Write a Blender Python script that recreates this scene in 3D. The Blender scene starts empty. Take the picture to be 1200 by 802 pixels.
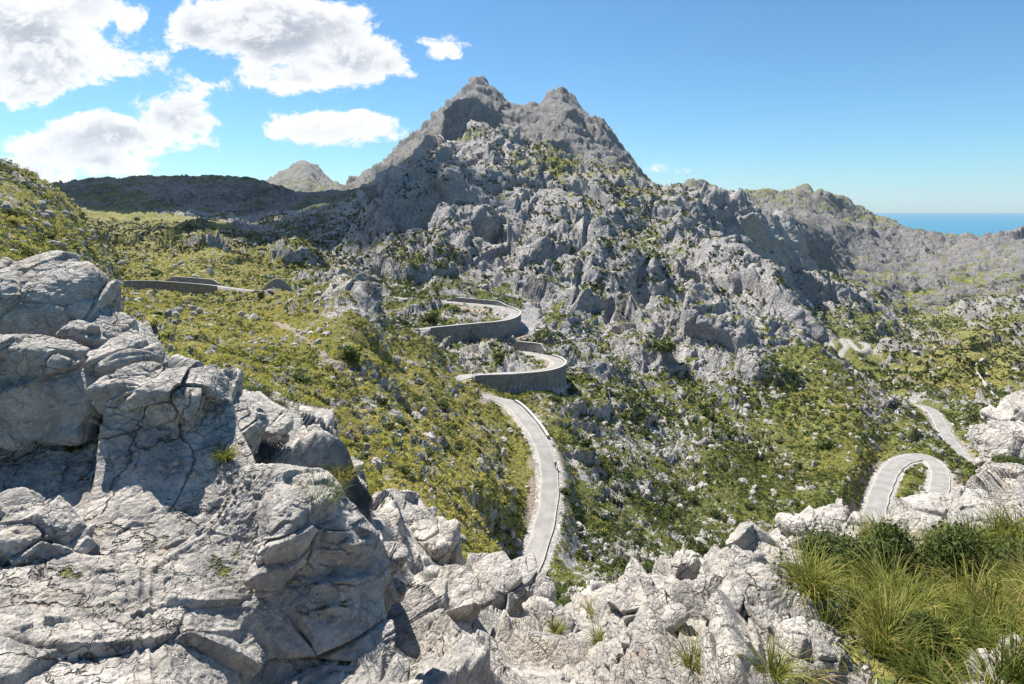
import bpy, math, time
import numpy as np
from concurrent.futures import ThreadPoolExecutor
T0 = time.time()
f32 = np.float32
# ------------------------------------------------------------------ camera, world, sun
sc = bpy.context.scene
C = sc.collection
FPX, HY, CX = 700.0, 245.0, 600.0          # focal length in photo pixels, eye level row, centre column
cam_d = bpy.data.cameras.new('camera')
cam = bpy.data.objects.new('camera', cam_d); C.objects.link(cam)
cam.location = (0, 0, 0); cam.rotation_euler = (math.radians(90), 0, 0)
cam_d.sensor_width = 36.0; cam_d.lens = 36.0 * FPX / 1200.0
cam_d.shift_y = -(401.0 - HY) / 1200.0
cam_d.clip_start = 0.1; cam_d.clip_end = 200000
sc.camera = cam

SUN_EL, SUN_AZ = math.radians(59), math.radians(-50)      # azimuth from +Y towards +X
sun_dir = np.array([math.sin(SUN_AZ) * math.cos(SUN_EL), math.cos(SUN_AZ) * math.cos(SUN_EL), math.sin(SUN_EL)])
w = bpy.data.worlds.new('World'); sc.world = w; w.use_nodes = True
wn, wl = w.node_tree.nodes, w.node_tree.links
wn.clear()
sd = bpy.data.lights.new('sun', 'SUN'); sd.energy = 5.0; sd.angle = math.radians(0.53); sd.color = (1.0, 0.94, 0.85)
so = bpy.data.objects.new('sun', sd); C.objects.link(so)
from mathutils import Vector
so.rotation_euler = Vector(sun_dir.tolist()).to_track_quat('Z', 'Y').to_euler()
sc.view_settings.view_transform = 'Standard'; sc.view_settings.look = 'None'
sc.view_settings.exposure = 0.98; sc.view_settings.gamma = 1.0
sc.cycles.use_denoising = True
sc.cycles.max_bounces = 5; sc.cycles.diffuse_bounces = 3; sc.cycles.volume_bounces = 0
sc.cycles.transparent_max_bounces = 8

class NT:
    """small node helper"""
    def __init__(s, tree): s.n, s.l = tree.nodes, tree.links
    def new(s, t, **k):
        n = s.n.new(t)
        for a, b in k.items(): setattr(n, a, b)
        return n
    def set(s, sock, v):
        if isinstance(v, bpy.types.NodeSocket): s.l.new(v, sock)
        else: sock.default_value = v
    def math(s, op, a, b=0.0, c=0.0, clamp=False):
        n = s.new('ShaderNodeMath', operation=op, use_clamp=clamp)
        s.set(n.inputs[0], a); s.set(n.inputs[1], b)
        if op in ('MULTIPLY_ADD', 'SMOOTH_MIN', 'SMOOTH_MAX'): s.set(n.inputs[2], c)
        return n.outputs[0]
    def step(s, v, a, b, lo=0.0, hi=1.0, smooth=True):
        n = s.new('ShaderNodeMapRange', interpolation_type='SMOOTHSTEP' if smooth else 'LINEAR')
        s.set(n.inputs['Value'], v); s.set(n.inputs['From Min'], a); s.set(n.inputs['From Max'], b)
        s.set(n.inputs['To Min'], lo); s.set(n.inputs['To Max'], hi); return n.outputs[0]
    def noise(s, vec, scale, detail=4, rough=0.55, dist=0.0, col=False, typ='FBM'):
        n = s.new('ShaderNodeTexNoise'); s.set(n.inputs['Vector'], vec); s.set(n.inputs['Scale'], scale)
        n.inputs['Detail'].default_value = detail; n.inputs['Roughness'].default_value = rough
        n.inputs['Distortion'].default_value = dist
        return n.outputs['Color' if col else 0]
    def vor(s, vec, scale, feature='F1', out='Distance', rnd=1.0):
        n = s.new('ShaderNodeTexVoronoi', feature=feature); s.set(n.inputs['Vector'], vec); s.set(n.inputs['Scale'], scale)
        n.inputs['Randomness'].default_value = rnd
        return n.outputs[out]
    def mix(s, f, a, b, mode='MIX'):
        n = s.new('ShaderNodeMix', data_type='RGBA', blend_type=mode)
        s.set(n.inputs[0], f); s.set(n.inputs[6], a); s.set(n.inputs[7], b); return n.outputs[2]
    def comb(s, x, y, z):
        n = s.new('ShaderNodeCombineXYZ'); s.set(n.inputs[0], x); s.set(n.inputs[1], y); s.set(n.inputs[2], z); return n.outputs[0]

def col(r, g, b): return (r, g, b, 1.0)

# world: Nishita sky plus fair-weather clouds set by their direction
W = NT(w.node_tree)
out = W.new('ShaderNodeOutputWorld'); bg = W.new('ShaderNodeBackground')
sky = W.new('ShaderNodeTexSky', sky_type='NISHITA'); sky.sun_disc = False
sky.sun_elevation = SUN_EL; sky.sun_rotation = SUN_AZ
sky.altitude = 300; sky.air_density = 1.0; sky.dust_density = 0.3; sky.ozone_density = 3.0
tc = W.new('ShaderNodeTexCoord')
sx = W.new('ShaderNodeSeparateXYZ'); wl.new(tc.outputs['Generated'], sx.inputs[0])
yy = W.math('MAXIMUM', sx.outputs[1], 0.02)
U = W.math('DIVIDE', sx.outputs[0], yy); V = W.math('DIVIDE', sx.outputs[2], yy)
front = W.step(sx.outputs[1], 0.1, 0.3)
# (x, y, half width, half height, base shading) in photo pixels turned into slopes
CL = [(205,150,24,26),(235,150,18,14),(480,88,10,6),(535,66,8,6),(84,98,12,5),(40,45,118,62),(95,10,70,40),(25,90,60,40),(150,22,30,24),(10,108,30,18),(70,100,18,8),
      (340,45,100,48),(400,75,70,34),(290,20,60,34),(225,38,34,26),(350,92,80,20),(455,78,26,14),(248,101,22,10),
      (150,160,90,26),(70,175,70,28),(200,140,46,26),(40,205,60,22),(110,190,60,22),
      (395,155,62,17),(430,148,28,16),(350,155,32,9),(518,60,19,15),(505,50,16,8),
      (764,199,19,5)]
best = None; vb = None
P2 = W.comb(W.math('MULTIPLY', U, 1.0), W.math('MULTIPLY', V, 1.35), 0.37)
warp = W.noise(P2, 5.0, 3, 0.5, col=True)
for (cx, cy, rx, ry) in CL:
    du = W.math('DIVIDE', W.math('SUBTRACT', U, (cx - CX) / FPX), rx / FPX)
    dv = W.math('DIVIDE', W.math('SUBTRACT', V, (HY - cy) / FPX), ry / FPX)
    # flatter underside
    dvn = W.math('MULTIPLY', W.math('MINIMUM', dv, 0.0), 1.25)
    dv2 = W.math('ADD', W.math('MAXIMUM', dv, 0.0), dvn)
    r = W.math('SQRT', W.math('ADD', W.math('MULTIPLY', du, du), W.math('MULTIPLY', dv2, dv2)))
    e = W.math('MULTIPLY', W.math('SUBTRACT', 1.0, r), min(1.0, max(0.3, ry / 30.0)))
    best = e if best is None else W.math('SMOOTH_MAX', best, e, 0.25)
NS = W.noise(P2, 8.5, 14, 0.68, 0.25)
PS = W.comb(W.math('ADD', W.math('MULTIPLY', U, 1.0), -0.006), W.math('MULTIPLY_ADD', V, 1.35, 0.022), 0.37)
NS2 = W.noise(PS, 8.5, 9, 0.62, 0.25)
dens = W.math('MULTIPLY_ADD', W.math('SUBTRACT', NS, 0.5), 3.2, W.math('ADD', best, 0.16))
alpha = W.math('MULTIPLY', W.step(dens, -0.04, 0.30), front)
thick = W.step(dens, 0.05, 1.1)
lit = W.step(W.math('SUBTRACT', NS, NS2), -0.09, 0.09)
big = W.noise(P2, 3.2, 3, 0.5)
grey = W.math('MULTIPLY', thick, W.step(big, 0.38, 0.56, 0.25, 1.0))
ccol = W.mix(W.math('MULTIPLY', grey, W.step(lit, 0.0, 1.0, 1.0, 0.55, False)), col(8.2, 8.3, 8.5), col(3.9, 4.3, 5.0))
ccol = W.mix(W.math('MULTIPLY', W.step(lit, 0.3, 1.0, smooth=False), 0.5), ccol, col(9.0, 9.0, 9.0))
skyt = W.mix(0.62, sky.outputs[0], W.mix(1.0, sky.outputs[0], col(0.42, 1.0, 1.24), 'MULTIPLY'))
fin = W.mix(alpha, skyt, ccol)
wl.new(fin, bg.inputs[0]); bg.inputs[1].default_value = 0.066
wl.new(bg.outputs[0], out.inputs[0])

# ------------------------------------------------------------------ numpy noise
EX = ThreadPoolExecutor(4)
def par(fn, P, *a):
    n = len(P); 
    if n < 40000: return fn(P, *a)
    ch = np.array_split(np.arange(n), max(4, n // 120000))
    rs = list(EX.map(lambda ix: fn(P[ix[0]:ix[-1] + 1], *a), ch))
    if isinstance(rs[0], tuple): return tuple(np.concatenate(x) for x in zip(*rs))
    return np.concatenate(rs)
def ihash(ix, iy, iz, seed):
    h = (ix.astype(np.int64) * 374761393 + iy.astype(np.int64) * 668265263 + iz.astype(np.int64) * 2147483647 // 1 + seed * 1274126177) & 0xFFFFFFFF
    h = h.astype(np.uint32)
    h ^= h >> np.uint32(15); h *= np.uint32(2246822519); h ^= h >> np.uint32(13); h *= np.uint32(3266489917); h ^= h >> np.uint32(16)
    return h
def _perlin(P, seed):
    p0 = np.floor(P); fr = (P - p0).astype(f32); ip = p0.astype(np.int32)
    u = fr * fr * fr * (fr * (fr * 6 - 15) + 10)
    res = 0
    for dx in (0, 1):
        wx = u[:, 0] if dx else 1 - u[:, 0]
        for dy in (0, 1):
            wy = u[:, 1] if dy else 1 - u[:, 1]
            for dz in (0, 1):
                wz = u[:, 2] if dz else 1 - u[:, 2]
                h = ihash(ip[:, 0] + dx, ip[:, 1] + dy, ip[:, 2] + dz, seed)
                gx = (h & np.uint32(1023)).astype(f32) / 511.5 - 1
                gy = ((h >> np.uint32(10)) & np.uint32(1023)).astype(f32) / 511.5 - 1
                gz = ((h >> np.uint32(20)) & np.uint32(1023)).astype(f32) / 511.5 - 1
                res = res + wx * wy * wz * (gx * (fr[:, 0] - dx) + gy * (fr[:, 1] - dy) + gz * (fr[:, 2] - dz))
    return (res * 1.3).astype(f32)
def perlin(P, seed=0): return par(_perlin, np.ascontiguousarray(P, f32), seed)
def fbm(P, seed=0, oct=4, gain=0.5, ridged=False):
    a, s, r = 1.0, 0.0, 0
    for o in range(oct):
        n = perlin(P * (2.03 ** o) + o * 17.3, seed + o)
        if ridged: n = 1 - 2.2 * np.abs(n)
        r = r + a * n; s += a; a *= gain
    return r / s
def _facet(P, seed):
    ip = np.floor(P).astype(np.int32); n = len(P)
    f1 = np.full(n, 9, f32); f2 = np.full(n, 9, f32); hh = np.zeros(n, np.uint32); c = np.zeros((n, 3), f32)
    for dx in (-1, 0, 1):
        for dy in (-1, 0, 1):
            for dz in (-1, 0, 1):
                a, b, d = ip[:, 0] + dx, ip[:, 1] + dy, ip[:, 2] + dz
                h = ihash(a, b, d, seed)
                jx = a + (h & np.uint32(1023)).astype(f32) / 1023
                jy = b + ((h >> np.uint32(10)) & np.uint32(1023)).astype(f32) / 1023
                jz = d + ((h >> np.uint32(20)) & np.uint32(1023)).astype(f32) / 1023
                q = (P[:, 0] - jx) ** 2 + (P[:, 1] - jy) ** 2 + (P[:, 2] - jz) ** 2
                m = q < f1
                f2 = np.where(m, f1, np.minimum(f2, q)); f1 = np.where(m, q, f1)
                hh = np.where(m, h, hh)
                c[m, 0] = jx[m]; c[m, 1] = jy[m]; c[m, 2] = jz[m]
    h2 = (hh * np.uint32(2654435761)) ^ (hh >> np.uint32(7))
    n1 = (h2 & np.uint32(1023)).astype(f32) / 511.5 - 1
    n2 = ((h2 >> np.uint32(10)) & np.uint32(1023)).astype(f32) / 511.5 - 1
    n3 = ((h2 >> np.uint32(20)) & np.uint32(1023)).astype(f32) / 511.5 - 1
    d = P - c
    tilt = d[:, 0] * n1 + d[:, 1] * n2 + d[:, 2] * n3
    off = ((hh >> np.uint32(5)) & np.uint32(255)).astype(f32) / 127.5 - 1
    return tilt.astype(f32), off.astype(f32), (np.sqrt(f2) - np.sqrt(f1)).astype(f32)
def facet(P, seed=0): return par(_facet, np.ascontiguousarray(P, f32), seed)
def rot(P, ax, ay, az):
    ca, sa, cb, sb, cc, sc_ = math.cos(ax), math.sin(ax), math.cos(ay), math.sin(ay), math.cos(az), math.sin(az)
    R = np.array([[1,0,0],[0,ca,-sa],[0,sa,ca]]) @ np.array([[cb,0,sb],[0,1,0],[-sb,0,cb]]) @ np.array([[cc,-sc_,0],[sc_,cc,0],[0,0,1]])
    return (P @ R.T.astype(f32)).astype(f32)
def sstep(x, a, b):
    t = np.clip((x - a) / (b - a), 0, 1); return t * t * (3 - 2 * t)
def rock_disp(P, size, seed, tilt=0.35, off=0.12, crack=0.12, cw=0.12, warp=0.35, stretch=(1, 1, 1), r=(0.3, 0.5, 0.2)):
    """height (in metres) of blocky, jointed rock with blocks of about `size`"""
    Q = rot(P / size, *r) * np.array(stretch, f32)
    if warp:
        Q = Q + warp * np.stack([perlin(Q * 1.1, seed + 31), perlin(Q * 1.1 + 9.1, seed + 32), perlin(Q * 1.1 + 4.7, seed + 33)], 1)
    t, o, c = facet(Q, seed)
    e = sstep(c, 0, cw * 1.6)
    return size * ((tilt * t + off * o) * (0.12 + 0.88 * e) - crack * (1 - sstep(c, 0, cw)))

# ------------------------------------------------------------------ terrain profile lines: (photo column, depth m, photo row)
L = [
 [(-400,1.3,1150),(1600,1.3,1200)],
 [(-400,3,830),(0,3,830),(200,3.4,835),(260,4.0,835),(300,4.5,840),(350,4.75,845),(400,4.9,850),(440,5.0,850),(470,5.6,835),(600,6.3,835),(700,6,835),(800,5,830),(900,4.6,830),(1200,4.6,830),(1600,4.6,830)],
 [(-400,5.5,570),(0,5.5,570),(100,5.6,548),(200,5.7,532),(300,5.3,545),(375,5.35,570),(415,5.6,640),(450,6.3,745),(475,7.5,765),(600,8,775),(700,7,770),(800,6,745),(900,5.6,735),(1000,5.6,740),(1100,5.8,740),(1200,6,730),(1600,6,730)],
 [(-400,6.1,430),(0,6.1,430),(100,6.3,425),(150,6.4,405),(200,6.6,440),(250,6.9,468),(310,7.1,485),(350,7.2,505),(390,7.4,530),(420,8.0,600),(450,9.2,655),(485,10.5,690),(520,11,700),(600,10.5,730),(700,9,742),(750,8,705),(790,7.2,692),(830,7,695),(890,6.8,655),(920,6.6,690),(1000,6.8,700),(1070,7,700),(1200,7.5,690),(1600,7.5,690)],
 [(-400,8.5,390),(0,8.5,392),(60,8.5,395),(130,8.5,392),(150,8.5,387),(200,8.6,430),(250,9,455),(300,9.2,475),(350,9.5,495),(390,9.8,522),(408,10.2,555),(435,12,588),(470,14,600),(520,14,632),(560,13,690),(600,12.5,702),(640,11.5,722),(700,10.5,735),(740,9.5,705),(775,8.2,678),(800,7.8,665),(830,7.8,680),(860,7.6,650),(890,7.4,624),(905,7.6,634),(940,8.5,610),(1000,9,600),(1030,8.8,606),(1070,8.6,640),(1130,9,605),(1160,10,580),(1200,10,562),(1600,10,560)],
 [(-400,14,440),(0,14,440),(130,14,430),(200,14,470),(300,15,500),(400,18,560),(430,20,600),(520,24,680),(560,24,720),(600,24,760),(700,22,800),(800,18,830),(900,18,830),(1000,18,800),(1070,18,800),(1200,18,640),(1600,18,600)],
 [(-400,40,340),(0,40,350),(130,40,372),(200,40,428),(230,40,437),(300,42,468),(400,45,540),(450,45,585),(500,48,612),(560,52,680),(600,52,722),(650,55,740),(700,60,760),(800,70,730),(900,80,690),(1000,80,670),(1070,80,680),(1200,80,560),(1600,80,500)],
 [(-400,90,260),(0,90,275),(60,110,300),(130,110,356),(200,110,376),(300,100,415),(400,95,450),(450,95,490),(500,95,530),(560,95,590),(600,98,660),(650,108,680),(700,115,668),(800,125,668),(900,135,640),(1000,140,605),(1070,145,640),(1130,160,610),(1200,180,520),(1600,180,480)],
 [(-400,170,160),(0,190,198),(30,200,212),(60,220,229),(90,240,258),(130,284,351),(200,286,352),(300,284,355),(350,220,352),(380,200,348),(410,195,342),(435,190,360),(450,190,388),(500,188,412),(550,184,447),(580,178,466),(600,165,500),(620,155,520),(650,150,545),(700,165,538),(800,175,585),(900,200,560),(1000,205,520),(1035,180,575),(1070,200,548),(1100,200,555),(1130,225,548),(1200,240,510),(1600,240,470)],
 [(-400,220,180),(0,230,225),(60,260,250),(90,280,275),(130,310,329),(200,320,328),(300,320,337),(350,290,356),(400,280,362),(440,255,402),(500,245,415),(550,205,448),(600,200,455),(640,205,445),(660,215,458),(700,225,475),(800,235,505),(900,255,480),(1000,250,480),(1035,225,530),(1070,225,525),(1130,300,495),(1200,350,472),(1600,350,440)],
 [(-400,350,250),(0,400,262),(60,400,262),(130,450,295),(200,430,300),(240,430,287),(300,400,312),(350,370,325),(400,380,335),(440,345,348),(500,335,353),(560,320,358),(600,300,372),(650,290,395),(700,300,420),(800,310,425),(900,330,420),(950,330,410),(1000,310,458),(1070,335,475),(1130,420,455),(1200,520,440),(1600,520,400)],
 [(-400,600,240),(0,800,250),(130,700,270),(230,700,268),(300,650,285),(350,600,295),(400,500,305),(450,450,310),(500,430,315),(560,420,320),(600,420,320),(700,430,330),(800,420,350),(860,410,350),(900,380,370),(930,370,385),(960,400,428),(1000,450,458),(1070,500,445),(1200,750,400),(1600,750,370)],
 [(-400,1000,240),(0,1000,245),(60,1000,238),(130,1000,250),(230,1000,256),(300,950,268),(350,850,262),(400,800,262),(430,780,245),(450,760,235),(500,720,205),(560,700,205),(600,700,215),(700,650,240),(750,600,262),(800,540,275),(850,480,290),(880,440,300),(910,400,340),(935,385,370),(948,440,408),(958,500,430),(975,540,434),(1000,560,434),(1030,600,434),(1070,800,420),(1200,1000,350),(1600,1000,320)],
 [(-400,1200,250),(0,1200,240),(60,1200,232),(130,1200,240),(230,1200,235),(300,1200,240),(350,1100,245),(400,1050,240),(430,1000,225),(450,950,212),(500,880,178),(530,850,165),(560,830,156),(600,830,163),(650,820,180),(700,800,195),(740,780,208),(790,720,238),(830,680,300),(870,700,330),(910,700,350),(935,700,365),(960,740,388),(1000,780,384),(1030,850,384),(1070,1100,365),(1200,1300,310),(1600,1300,290)],
 [(-400,1350,230),(0,1350,222),(60,1350,222),(130,1350,215),(230,1400,215),(300,1400,218),(350,1400,232),(400,1300,230),(450,1100,214),(500,1000,185),(560,950,165),(600,950,172),(700,900,205),(740,880,218),(790,790,234),(830,770,268),(870,780,300),(910,850,320),(960,1000,345),(1000,1300,318),(1070,1600,310),(1200,1600,285),(1600,1600,275)],
 [(-400,1500,225),(0,1500,222),(60,1500,220),(100,1500,212),(150,1520,206),(230,1550,204),(290,1550,207),(320,1500,214),(350,1500,228),(400,1500,228),(450,1400,218),(500,1300,195),(560,1250,180),(700,1100,215),(740,1000,222),(780,850,228),(810,820,223),(850,810,230),(885,830,240),(900,900,248),(930,1000,262),(960,1300,272),(1000,1900,266),(1050,2000,274),(1100,2000,278),(1130,1900,284),(1160,1850,281),(1200,1850,280),(1600,1800,278)],
 [(-400,2200,262),(0,2200,250),(300,2200,240),(350,2500,240),(450,1900,225),(560,1700,195),(650,1600,200),(740,1500,225),(800,1500,250),(900,1600,250),(960,2200,250),(1000,2500,262),(1070,2500,290),(1200,2500,290),(1600,2500,290)],
 [(-400,4000,262),(0,4000,258),(280,4500,250),(315,5000,213),(330,5000,204),(345,5000,192),(355,5000,186),(365,5000,191),(375,5000,203),(390,5000,213),(405,4500,219),(412,3200,214),(430,3000,203),(450,3000,187),(480,3000,164),(510,3000,139),(530,3000,119),(545,3000,105),(560,3000,92),(575,3000,104),(590,3000,116),(603,2950,128),(615,2950,124),(625,2950,126),(637,2900,128),(644,2900,110),(660,2900,108),(675,2900,120),(690,2850,131),(705,2850,146),(720,2850,165),(732,2800,178),(742,2800,196),(760,2600,222),(790,2500,232),(800,2500,226),(820,2500,219),(850,2500,226),(880,2500,229),(910,2600,229),(945,2800,223),(965,2800,222),(985,2800,228),(1010,2800,243),(1050,2600,259),(1080,2500,275),(1130,2500,285),(1200,2500,290),(1600,2500,290)],
 [(-400,7000,300),(1600,7000,300)],
]
Q = 1.0                                     # mesh density
px_in = np.arange(-110, 1311, 1.12 / Q)
px_all = np.concatenate([np.arange(-390, -110, 7.0), px_in, np.arange(1317, 1590, 7.0)])
NC = len(px_all)
NR = int(1750 * Q)
ND = 2600
logD = np.linspace(math.log(1.35), math.log(6900), ND)
Dg = np.exp(logD)
def smooth1(a, sig, axis):
    r = int(sig * 3) + 1; k = np.exp(-0.5 * (np.arange(-r, r + 1) / sig) ** 2); k /= k.sum()
    pad = [(0, 0)] * a.ndim; pad[axis] = (r, r)
    b = np.pad(a, pad, mode='edge'); o = np.zeros_like(a); n = a.shape[axis]
    for i, kk in enumerate(k):
        o += kk * (b[i:i + n] if axis == 0 else b[:, i:i + n])
    return o
base_py = np.empty((NC, ND))
LD = np.array([np.interp(px_all, [p[0] for p in l], [math.log(p[1]) for p in l]) for l in L])
LP = np.array([np.interp(px_all, [p[0] for p in l], [p[2] for p in l]) for l in L])
for i in range(NC):
    base_py[i] = np.interp(logD, LD[:, i], LP[:, i])
base_py = smooth1(base_py, 5.0, 1); 
far_s = smooth1(base_py, 7.0, 0)
wfar = sstep(logD, math.log(13), math.log(40)) * (1 - sstep(logD, math.log(2200), math.log(2700)))
base_py = smooth1(base_py, 2.5, 0) * (1 - wfar) + far_s * wfar
ug = (px_all - CX) / FPX
Zg = (HY - base_py) / FPX * Dg[None, :]
Xg = ug[:, None] * Dg[None, :]
# macro relief --------------------------------------------------------------
def bump(px, D, rx, ry, h, ang=0.0, p=2.0):
    X0, Y0 = (px - CX) / FPX * D, D
    m = (Dg > Y0 - 3 * max(rx, ry)) & (Dg < Y0 + 3 * max(rx, ry))
    dx = Xg[:, m] - X0; dy = Dg[None, m] - Y0
    c, s = math.cos(ang), math.sin(ang)
    a = (dx * c + dy * s) / rx; b = (-dx * s + dy * c) / ry
    Zg[:, m] += h * np.exp(-(a * a + b * b) ** (p / 2))
BUMPS = [ # px, depth, rx, ry, height, angle, sharpness
 (410,228,14,13,10,0,6),(345,430,18,14,13,0,4),(385,190,12,14,3,0,3),
 (485,560,52,45,44,0.3,4),(540,520,25,60,12,0.2,3),(640,480,30,50,18,-0.2,3),(720,450,26,40,22,0,3),
 (790,370,20,30,16,0,3),(760,300,14,16,9,0,3),(840,345,16,24,10,0.2,3),(895,285,14,14,15,0,4),(700,260,12,12,7,0,3),
 (730,225,8,8,6,0,3),(430,150,7,7,5,0,4),(425,120,5,6,3,0,3),(960,290,10,12,6,0,3),(650,178,5,6,3,0,3),
 (1148,640,22,12,14,0,4),(1120,560,20,20,9,0,3),(1060,640,26,20,9,0,3),(930,480,26,20,15,0.3,3),(905,600,30,30,22,0,3),
 (975,900,60,50,35,0,3),(1080,1300,90,60,30,0.4,3),(1150,1000,70,50,20,0,3),
 (250,1250,160,60,20,0,3),(330,1300,60,40,22,0,3),
 (548,2250,130,160,105,0,3),(660,2350,80,140,70,0,3),(705,2350,90,120,50,0,3),
]
for b_ in BUMPS: bump(*b_)

# cliff bands and gullies
def bands(d0, d1, lam, amp, seed, an, st=(1, 1), w=0.05, u0=-0.35):
    j0, j1 = np.searchsorted(Dg, [d0, d1]); X_ = Xg[:, j0:j1].ravel(); Y_ = np.broadcast_to(Dg[None, j0:j1], (NC, j1 - j0)).ravel()
    c, s_ = math.cos(an), math.sin(an)
    q = np.stack([(X_ * c + Y_ * s_) / lam * st[0], (-X_ * s_ + Y_ * c) / lam * st[1], np.zeros_like(X_)], 1).astype(f32)
    n_ = fbm(q, seed, 4, 0.5)
    v = sstep(n_, -w, w) + sstep(n_, 0.28 - w, 0.28 + w) - sstep(-n_, 0.28 - w, 0.28 + w) - 0.5
    v = v.reshape(NC, -1); ld = logD[j0:j1]
    f_ = sstep(ld, math.log(d0), math.log(d0) + 0.25) * (1 - sstep(ld, math.log(d1) - 0.2, math.log(d1)))
    calm = 1 - np.exp(-((px_all[:, None] - 992) / 38) ** 4 - ((logD[None, j0:j1] - math.log(640)) / 0.22) ** 4)
    Zg[:, j0:j1] += amp * v * f_[None] * sstep(ug, u0, u0 + 0.15)[:, None] * calm
bands(360, 1300, 120, 11, 801, 0.6, (1.0, 0.6), 0.035)
bands(350, 900, 42, 3.6, 802, 0.3, (1.0, 0.7), 0.05)
bands(1400, 4200, 420, 24, 803, 0.9, (1.0, 0.5), 0.04, -0.45)
bands(1400, 4200, 140, 11, 804, 0.7, (1.0, 0.5), 0.06, -0.45)
bands(900, 1700, 160, 8, 805, 0.2, (0.5, 1.0), 0.05, -1.2)

# ------------------------------------------------------------------ road
def cat(pts, step):
    """Catmull-Rom through (px, py, D) points -> evenly spaced 3D points"""
    P = np.array([((x - CX) / FPX * d, d, (HY - y) / FPX * d) for x, y, d in pts])
    P = np.vstack([2 * P[0] - P[1], P, 2 * P[-1] - P[-2]]); o = []
    for i in range(1, len(P) - 2):
        for t in np.linspace(0, 1, 24, endpoint=False):
            o.append(0.5 * (2 * P[i] + (P[i+1] - P[i-1]) * t + (2*P[i-1] - 5*P[i] + 4*P[i+1] - P[i+2]) * t*t + (3*P[i] - P[i-1] - 3*P[i+1] + P[i+2]) * t**3))
    o.append(P[-2]); o = np.array(o)
    s = np.concatenate([[0], np.cumsum(np.linalg.norm(np.diff(o[:, :2], axis=0), axis=1))])
    n = max(4, int(s[-1] / step)); q = np.linspace(0, s[-1], n)
    R = np.stack([np.interp(q, s, o[:, k]) for k in range(3)], 1)
    z = R[:, 2].copy()
    for _ in range(30): z[1:-1] = (z[:-2] + z[1:-1] * 2 + z[2:]) / 4
    R[:, 2] = z
    return R
RA = cat([(20,336,262),(80,333,275),(130,331,288),(180,330,300),(240,334,300),(300,341,296),(350,343,305),(400,346,330),(445,348,345),(500,352,335),(560,357,320),(592,361,304),(604,368,286),(590,376,268),(550,380,258),(500,385,250),(465,390,244),(440,398,240),(436,404,250),(455,407,262),(500,407,266),(540,409,264),(585,411,258),(625,415,246),(648,420,230),(655,427,216),(640,434,205),(600,438,198),(550,440,194),(530,448,189),(533,458,184),(548,463,181),(575,466,180),(600,476,176),(620,496,163),(637,525,150),(644,560,138),(641,600,126),(630,640,115),(617,672,107),(604,700,100),(592,732,92)], 1.2)
RB = cat([(960,690,122),(1000,640,142),(1022,608,160),(1032,575,180),(1046,548,202),(1066,537,215),(1086,538,217),(1100,550,205),(1101,570,188),(1090,595,172),(1082,622,160),(1100,640,158),(1135,622,175),(1168,590,200),(1168,562,222),(1143,545,238),(1122,528,257),(1106,505,282),(1096,486,310),(1082,476,332),(1060,474,350),(1035,476,370)], 1.2)
RC = cat([(974,434,550),(969,420,605),(974,410,650),(973,402,690),(966,402,690),(963,409,655),(968,420,605),(970,430,565)], 2)
RD = cat([(993,430,568),(985,425,588),(986,414,636),(992,406,672),(986,399,705),(993,398,710),(1000,405,676),(1008,411,648),(1016,408,662),(1016,403,686),(1008,401,695)], 2)
HW = 2.05
cells_d = np.full(Zg.shape, 1e9, f32); cells_z = np.zeros(Zg.shape, f32); cells_s = np.zeros(Zg.shape, f32); cells_w = np.zeros(Zg.shape, f32)
def stamp(R, wallspans=(), rad=16.0, step=1, extra=0.0):
    T = np.gradient(R[:, :2], axis=0); T /= np.linalg.norm(T, axis=1)[:, None]
    for k in range(0, len(R), step):
        x, y, z = R[k]
        j0, j1 = np.searchsorted(Dg, [y - rad, y + rad])
        ulo, uhi = (x - rad) / max(y, 1) * FPX + CX - 4, (x + rad) / max(y, 1) * FPX + CX + 4
        i0, i1 = np.searchsorted(px_all, [ulo, uhi])
        if i1 <= i0: continue
        dx = Xg[i0:i1, j0:j1] - x; dy = Dg[None, j0:j1] - y
        d = np.maximum(np.sqrt(dx * dx + dy * dy) - extra, 0); side = np.sign(dx * -T[k, 1] + dy * T[k, 0])     # + = left of travel
        wl_ = 0.0
        for (a, b, sd_, h) in wallspans:
            if a <= k < b: wl_ = sd_ * h
        sub = cells_d[i0:i1, j0:j1]; m = d < sub
        sub[m] = d[m]; cells_z[i0:i1, j0:j1][m] = z; cells_s[i0:i1, j0:j1][m] = side[m]; cells_w[i0:i1, j0:j1][m] = wl_
def near_idx(R, px, py):
    q = np.stack([CX + R[:, 0] / R[:, 1] * FPX, HY - R[:, 2] / R[:, 1] * FPX], 1)
    return int(np.argmin((q[:, 0] - px) ** 2 + 4 * (q[:, 1] - py) ** 2))
# retaining walls: road, from, to (photo px), side (+1 left of travel, -1 right), height
WALLS = [(RA, (132,331), (262,335), -1, 6.5), (RA, (300,341), (350,343), -1, 4.2), 
         (RA, (590,359), (500,385), 1, 5.5), (RA, (642,417), (548,441), 1, 5.6),
         (RA, (597,473), (630,512), 1, 1.2)]
WS = {}
for R_, a, b, sd_, h in WALLS:
    ia, ib = near_idx(R_, *a), near_idx(R_, *b)
    WS.setdefault(id(R_), []).append((min(ia, ib), max(ia, ib), sd_, h))
stamp(RA, WS.get(id(RA), ())); stamp(RB, (), 16.0, 1, 0.6)
for R_ in (RC, RD): stamp(R_, (), 14.0, 1, -0.5)
near_r = cells_d < 16
soft = 4.5
wgt = 1 - sstep(cells_d, HW + 0.9, HW + 0.9 + soft)
tz = cells_z - 0.32
wallside = (cells_w != 0) & (np.sign(cells_w) == cells_s) & (cells_d > HW + 0.45)
flat = np.where(near_r, Zg * (1 - wgt) + tz * wgt, Zg)
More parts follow.
